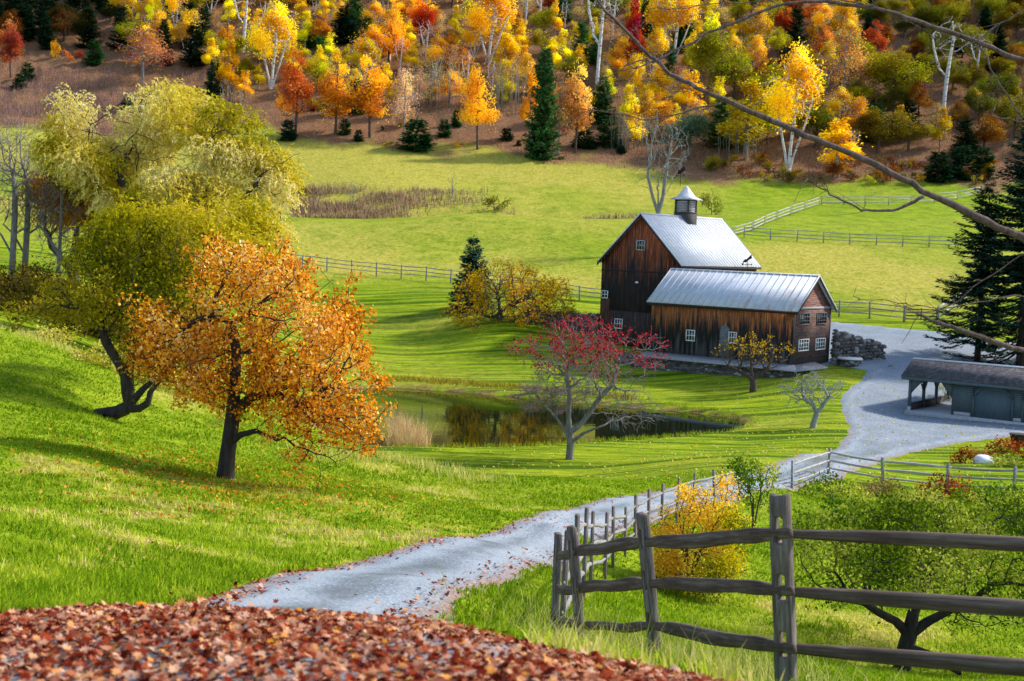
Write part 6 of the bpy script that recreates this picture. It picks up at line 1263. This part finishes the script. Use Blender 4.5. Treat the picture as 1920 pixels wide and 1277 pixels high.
# ------------------------------------------------------------------ grass blades on the near slopes
gg = np.random.default_rng(55)
def grass_band(n, u0, u1, Y0, Y1):
    v = gg.uniform(math.log(Y0+8), math.log(Y1+8), n); Y = np.exp(v)-8; X = gg.uniform(u0, u1, n)*(Y+8); return X, Y
X, Y = grass_band(720000, -.62, .60, 6.4, 62); k = (np.abs(X/(Y+8)) < .42) | (gg.random(len(X)) < .6); X, Y = X[k], Y[k]
k = sdist(X, Y, ROAD)+.35*N2(X*2, Y*2) < .0; X, Y = X[k], Y[k]
den = (N2(X*.9, Y*.9)*.6+N2(X*3, Y*3)*.5)*(1-.75*np.clip(f_dry(X, Y)*sstep(.4, .7, .6*N2(X*.6+5, Y*.6)+.4*N2(X*2.1, Y*2.1+7)), 0, 1)); k = gg.random(len(X)) < np.clip(den*1.5-.05, .15, 1)*(1-.5*f_bare(X, Y)); X, Y = X[k], Y[k]
dr = np.clip(f_dry(X, Y)*sstep(.3, .7, .6*N2(X*.6+5, Y*.6)+.4*N2(X*2.1, Y*2.1+7))*1.6, 0, 1); hgt = (.03+.08*N2(X*.7, Y*.7)**1.5+.05*N2(X*2.5, Y*2.5)+.04*dr)*(1+.25*(Y < 20)); wd = np.clip(.0011*(Y+4), .009, .05)
V, F, t = strands(on_z(X, Y), hgt, wd, gg, .9, np.clip(dr*.75+.28*N2(X*1.5, Y*1.5)+.1, 0, 1))
tag(obj('grass', npmesh('grass', V, F, M_GRASS, {'t': t})), 'short rough grass on the near bank and around the fences', 'grass', None, 'stuff')
# taller straw tufts at the fence feet and on the bank crest
Q = []
for x, Y, n_, r_ in ((1150, 15.5, 420, .7), (1120, 17, 300, .8), (1180, 14, 420, .6), (1330, 12.5, 260, .8), (1400, 11.3, 200, .7), (1290, 12.6, 200, .5)): p = on_ground(x, Y); Q.append(p[:2]+gr.normal(0, r_, (n_, 2)))
Q = np.vstack(Q); cover('tall_grass', 'tall pale dry grass around the near fence posts', 'grass', np.c_[Q, ground(Q[:, 0], Q[:, 1])], .5, .012, leaf_mat('pale_grass', [S(120, 140, 30), S(176, 176, 80), S(206, 196, 130)], .45), gr, .7)
Q = []
for (x, Y), (x2, Y2) in (((0, 57), (120, 57)), ((120, 57), (330, 52)), ((560, 46), (760, 51)), ((760, 51), (930, 46))):
    a = on_ground(x, Y)[:2]; b_ = on_ground(x2, Y2)[:2]; n_ = int(np.linalg.norm(b_-a)*80); Q.append(a+(b_-a)*gr.random((n_, 1))+gr.normal(0, .7, (n_, 2)))
Q = np.vstack(Q); cover('tall_grass', 'pale seeding grass and weeds along the crest of the bank', 'grass', np.c_[Q, ground(Q[:, 0], Q[:, 1])], .42, .03, leaf_mat('crest_grass', [S(130, 150, 30), S(186, 184, 84), S(210, 200, 130), S(206, 186, 60)], .45), gr, .6)
M_YW = leaf_mat('yellow_weed_leaves', [S(150, 150, 24), S(206, 190, 50), S(226, 210, 110)], .45)
for i, (x, py, lab) in enumerate(((195, 690, 'yellow leaved weed clump on the bank crest left of the forked tree'), (100, 645, 'pale yellow weed clump on the bank crest near the left edge'), (300, 728, 'yellow weed clump on the bank crest right of the forked tree'))):
    b = hit(x, py); shrub('weed_clump', lab, b, [(0, 0, .45, 1.3, .8, .45)], 180+i, M_YW, .13, 240, 5, .16, .25, .02, .1, cat='plant')

# ------------------------------------------------------------------ fallen leaves
M_LITTER = leaf_mat('fallen_leaves', [S(36, 12, 8), S(100, 30, 18), S(142, 60, 34), S(168, 108, 78), S(206, 164, 138), S(206, 134, 34)], .2)
_mo = np.array([(0, -.55), (.12, -.2), (.42, -.32), (.34, -.08), (.55, .12), (.3, .16), (.26, .42), (.1, .28), (0, .6), (-.1, .28), (-.26, .42), (-.3, .16), (-.55, .12), (-.34, -.08), (-.42, -.32), (-.12, -.2)])
def litter(X, Y, size, g, lift=.012, tilt=.5, zf=None):
    n = len(X); z = (zf(X, Y) if zf else on_z(X, Y)[:, 2])+g.uniform(.0, lift, n); th = g.uniform(0, 6.283, n); s = size*g.uniform(.4, 1.35, n); nx, ny = g.normal(0, tilt, n), g.normal(0, tilt, n); c1, c2 = g.normal(0, .55, n), g.normal(0, .55, n)
    m = len(_mo); pts = np.vstack([[(0, 0)], _mo])[None]*s[:, None, None]; lx = pts[..., 0]*np.cos(th)[:, None]-pts[..., 1]*np.sin(th)[:, None]; ly = pts[..., 0]*np.sin(th)[:, None]+pts[..., 1]*np.cos(th)[:, None]
    lz = nx[:, None]*lx+ny[:, None]*ly+(c1[:, None]*lx**2+c2[:, None]*ly**2)/s[:, None]*.8; lz -= np.minimum(lz.min(1), 0)[:, None]*.8
    V = np.stack([X[:, None]+lx, Y[:, None]+ly, z[:, None]+lz], -1).reshape(-1, 3); b0 = np.arange(n)[:, None, None]*(m+1); j = np.arange(m); F = (b0+np.stack([np.zeros(m, int), 1+j, 1+(j+1) % m], -1)[None]).reshape(-1, 3)
    t = np.repeat(np.clip(g.beta(1.1, 1.25, n), 0, 1), m+1); return V, F, t
def zg(X, Y): return np.maximum(on_z(X, Y)[:, 2], np.where(sdist(X, Y, ROAD) > -1.0, zroad(X, Y), -99))
X, Y = grass_band(190000, -.47, .36, 2.6, 8.8)
edge = np.interp(X/(Y+8), [-.5, -.25, -.1, -.03, .02, .12, .36], [8.4, 8.0, 7.2, 6.0, 5.5, 5.2, 5.1])+.5*(N2(X*2, Y*2)-.5)
dns = sstep(1.8, -.7, Y-edge)*np.clip(.35+.95*N2(X*1.1+3, Y*1.1)-.25*(np.abs(X+.4) < 1.1)*(Y > 4.2), .06, 1); k = gg.random(len(X)) < dns; X, Y = X[k], Y[k]
V, F, t = litter(X, Y, .038, gg, .015, .3, zg); tag(obj('fallen_leaves', npmesh('fallen_leaves', V, F, M_LITTER, {'t': t})), 'thick carpet of fallen red brown leaves across the drive in the foreground', 'fallen leaves', None, 'stuff')
# leaves strewn on the drive, its edges and the grass
X, Y = grass_band(60000, -.30, .30, 8, 75); sd = np.abs(sdist(X, Y, ROAD)-.05); ins = sdist(X, Y, ROAD) > 0
pr = np.where(ins, .006+.035*(Y < 14), .012+.25*(Y < 12)*(X < -2)+.12*f_bare(X, Y))+.75*np.exp(-(sd/.33)**2)*(.3+N2(X*1.2, Y*1.2))*(1-.6*sstep(30, 60, Y)); k = gg.random(len(X)) < pr; X, Y = X[k], Y[k]
V, F, t = litter(X, Y, .062, gg, .02, .35, zg); V2 = V
tag(obj('fallen_leaves', npmesh('fallen_leaves', V, F, M_LITTER, {'t': t})), 'scattered fallen leaves along the gravel edges and on the drive', 'fallen leaves', None, 'stuff')
b = on_ground(440, 34.5); n_ = 2200; X = b[0]+gg.normal(0, 2.6, n_); Y = b[1]+gg.normal(0, 4.0, n_); z = on_z(X, Y)[:, 2]+gg.uniform(.03, .1, n_); V, F, t = leaves(np.c_[X, Y, z], .09, gg, .7, .9); tag(obj('fallen_leaves', npmesh('fallen_leaves', V, F, leaf_mat('orange_fallen', [S(140, 80, 20), S(200, 130, 30), S(214, 170, 70)], .3), {'t': t})), 'orange leaves strewn on the grass under the orange tree', 'fallen leaves', None, 'stuff')
n_ = 5000; X, Y = view_pts(700, 1920, 56, 112, n_); k = (sdist(X, Y, POND) < 0); X, Y = X[k], Y[k]; z = zg(X, Y)+.04; V, F, t = leaves(np.c_[X, Y, z], .13, gg, .8, .95); tag(obj('fallen_leaves', npmesh('fallen_leaves', V, F, leaf_mat('pale_fallen', [S(176, 140, 40), S(206, 190, 80), S(216, 206, 130)], .3), {'t': t})), 'small pale leaves dotted over the lawn and the gravel yard', 'fallen leaves', None, 'stuff')

# ------------------------------------------------------------------ the bare tree at the right whose long branches reach into the view
Yn = 13.0; bt = np.array((9.6, Yn, gz(9.6, Yn))); o = thing('bare_tree', 'bare tree out at the right whose long twiggy branches arch across the view', 'tree', bt)
mbt = MB(); topz = EYE+4.2-bt[2]; tp_ = np.array([(0, 0, -.4), (.0, 0, .15), (.03, 0, .5), (.12, .05, topz*.2), (.0, .1, topz*.35), (.16, .0, topz*.55), (.1, 0, topz*.75), (.25, .1, topz), (.2, .15, topz*1.2)])
mbt.tube(tp_, [.42, .33, .27, .23, .21, .17, .14, .08, .03], 10)
for i_ in range(14):
    g_ = np.random.default_rng(300+i_); f_ = g_.uniform(.3, .98); a_ = g_.uniform(-1.9, 1.9); L_ = g_.uniform(1, 2.6); p_ = np.array((.1, .05, topz*f_)); d_ = np.array((math.cos(a_), math.sin(a_), .5)); K_ = [p_]
    for s_ in range(6): d_ = d_+g_.normal(0, .2, 3)+np.array((0, 0, .06)); d_ /= np.linalg.norm(d_); K_.append(K_[-1]+d_*L_/6)
    mbt.tube(K_, np.linspace(.055*(1.2-f_)+.02, .006, 7), 5)
mbt.build('trunk', M_BARK, o, smooth=True)
M_NEARB = bark_mat('branch_bark', (.05, .034, .028), (.20, .15, .13), 22)
def branch(pts, r0, r1, Y0, Y1, twn=10, seed=1, root=None):
    g = np.random.default_rng(seed); n = len(pts); P = np.array([at(px, py, Y0+(Y1-Y0)*i/(n-1))-bt for i, (px, py) in enumerate(pts)])
    if root is not None: P = np.vstack([[root], P])
    # smooth
    for _ in range(2): Q = np.empty((2*len(P)-2, 3)); Q[0::2] = P[:-1]*.75+P[1:]*.25; Q[1::2] = P[:-1]*.25+P[1:]*.75; P = np.vstack([P[:1], Q, P[-1:]])
    P = P+np.c_[N2(np.arange(len(P))*.9, np.full(len(P), seed))-.5, np.zeros(len(P)), N2(np.arange(len(P))*.9, np.full(len(P), seed+9.5))-.5]*.035
    m = MB(); t = np.linspace(0, 1, len(P)); m.tube(P, (r0*(1-t)+r1*t)*(1+(N2(t*40, t*0+seed)-.5)*.3), 7)
    for q in range(twn):
        i = int(g.integers(int(len(P)*.3), len(P)-1)); d = P[min(i+1, len(P)-1)]-P[i]; d /= np.linalg.norm(d)+1e-9; d = d+g.normal(0, .5, 3); L = g.uniform(.12, .5); K = [P[i]]
        for s_ in range(4): d = d+g.normal(0, .22, 3); d /= np.linalg.norm(d); K.append(K[-1]+d*L/4)
        m.tube(K, np.linspace(max(.0035, r1*.5), .0016, 5), 4)
    b_ = m.build('branch', M_NEARB, o, smooth=True); return b_
branch([(1980, 476), (1900, 440), (1820, 400), (1740, 362), (1660, 316), (1560, 272), (1480, 240), (1400, 205), (1330, 172), (1270, 148), (1235, 120), (1195, 80), (1160, 45), (1125, 8), (1100, -15)], .046, .009, 13, 12, 26, 1, (0, 0, topz*.42))
branch([(1960, 125), (1900, 108), (1830, 78), (1760, 52), (1690, 28), (1610, 8), (1540, 2), (1470, 6), (1400, 30), (1340, 58), (1270, 92), (1225, 115), (1190, 128)], .030, .006, 13, 12, 22, 2, (.1, 0, topz*.75))
branch([(1960, 664), (1890, 652), (1830, 628), (1775, 610), (1738, 596), (1718, 588)], .038, .010, 13, 12.6, 10, 3, (0, 0, topz*.28))
branch([(1730, 368), (1690, 392), (1640, 400), (1600, 388), (1560, 365), (1530, 345), (1512, 333)], .018, .004, 12.9, 12.5, 16, 4)
branch([(1352, 196), (1300, 205), (1240, 225), (1190, 222), (1140, 207), (1090, 204)], .009, .003, 12.4, 12.2, 8, 5)
branch([(1230, 118), (1200, 112), (1170, 125), (1140, 145), (1118, 158)], .007, .003, 12.1, 12, 5, 6)
branch([(1930, 545), (1860, 562), (1800, 575), (1740, 578), (1690, 568), (1650, 562), (1610, 560)], .008, .003, 13, 12.4, 8, 7, (0, 0, topz*.35))
branch([(1950, 250), (1900, 200), (1870, 150), (1850, 110), (1835, 80)], .010, .005, 12.6, 12.8, 6, 8, (0.05, 0, topz*.5))
branch([(1960, 232), (1900, 226), (1850, 216)], .012, .006, 13, 12.9, 3, 9, (0.05, 0, topz*.55))
branch([(1930, 470), (1850, 520), (1790, 570), (1740, 590), (1700, 575)], .007, .003, 13, 12.6, 8, 10)
branch([(1940, 5), (1880, 40), (1840, 72), (1790, 95), (1740, 60), (1700, 40)], .009, .003, 12.9, 12.6, 8, 11, (.1, .1, topz*.8))
branch([(1640, 12), (1560, -4), (1480, -8), (1400, 5), (1330, 8), (1240, 20)], .008, .003, 12.6, 12.2, 8, 12)
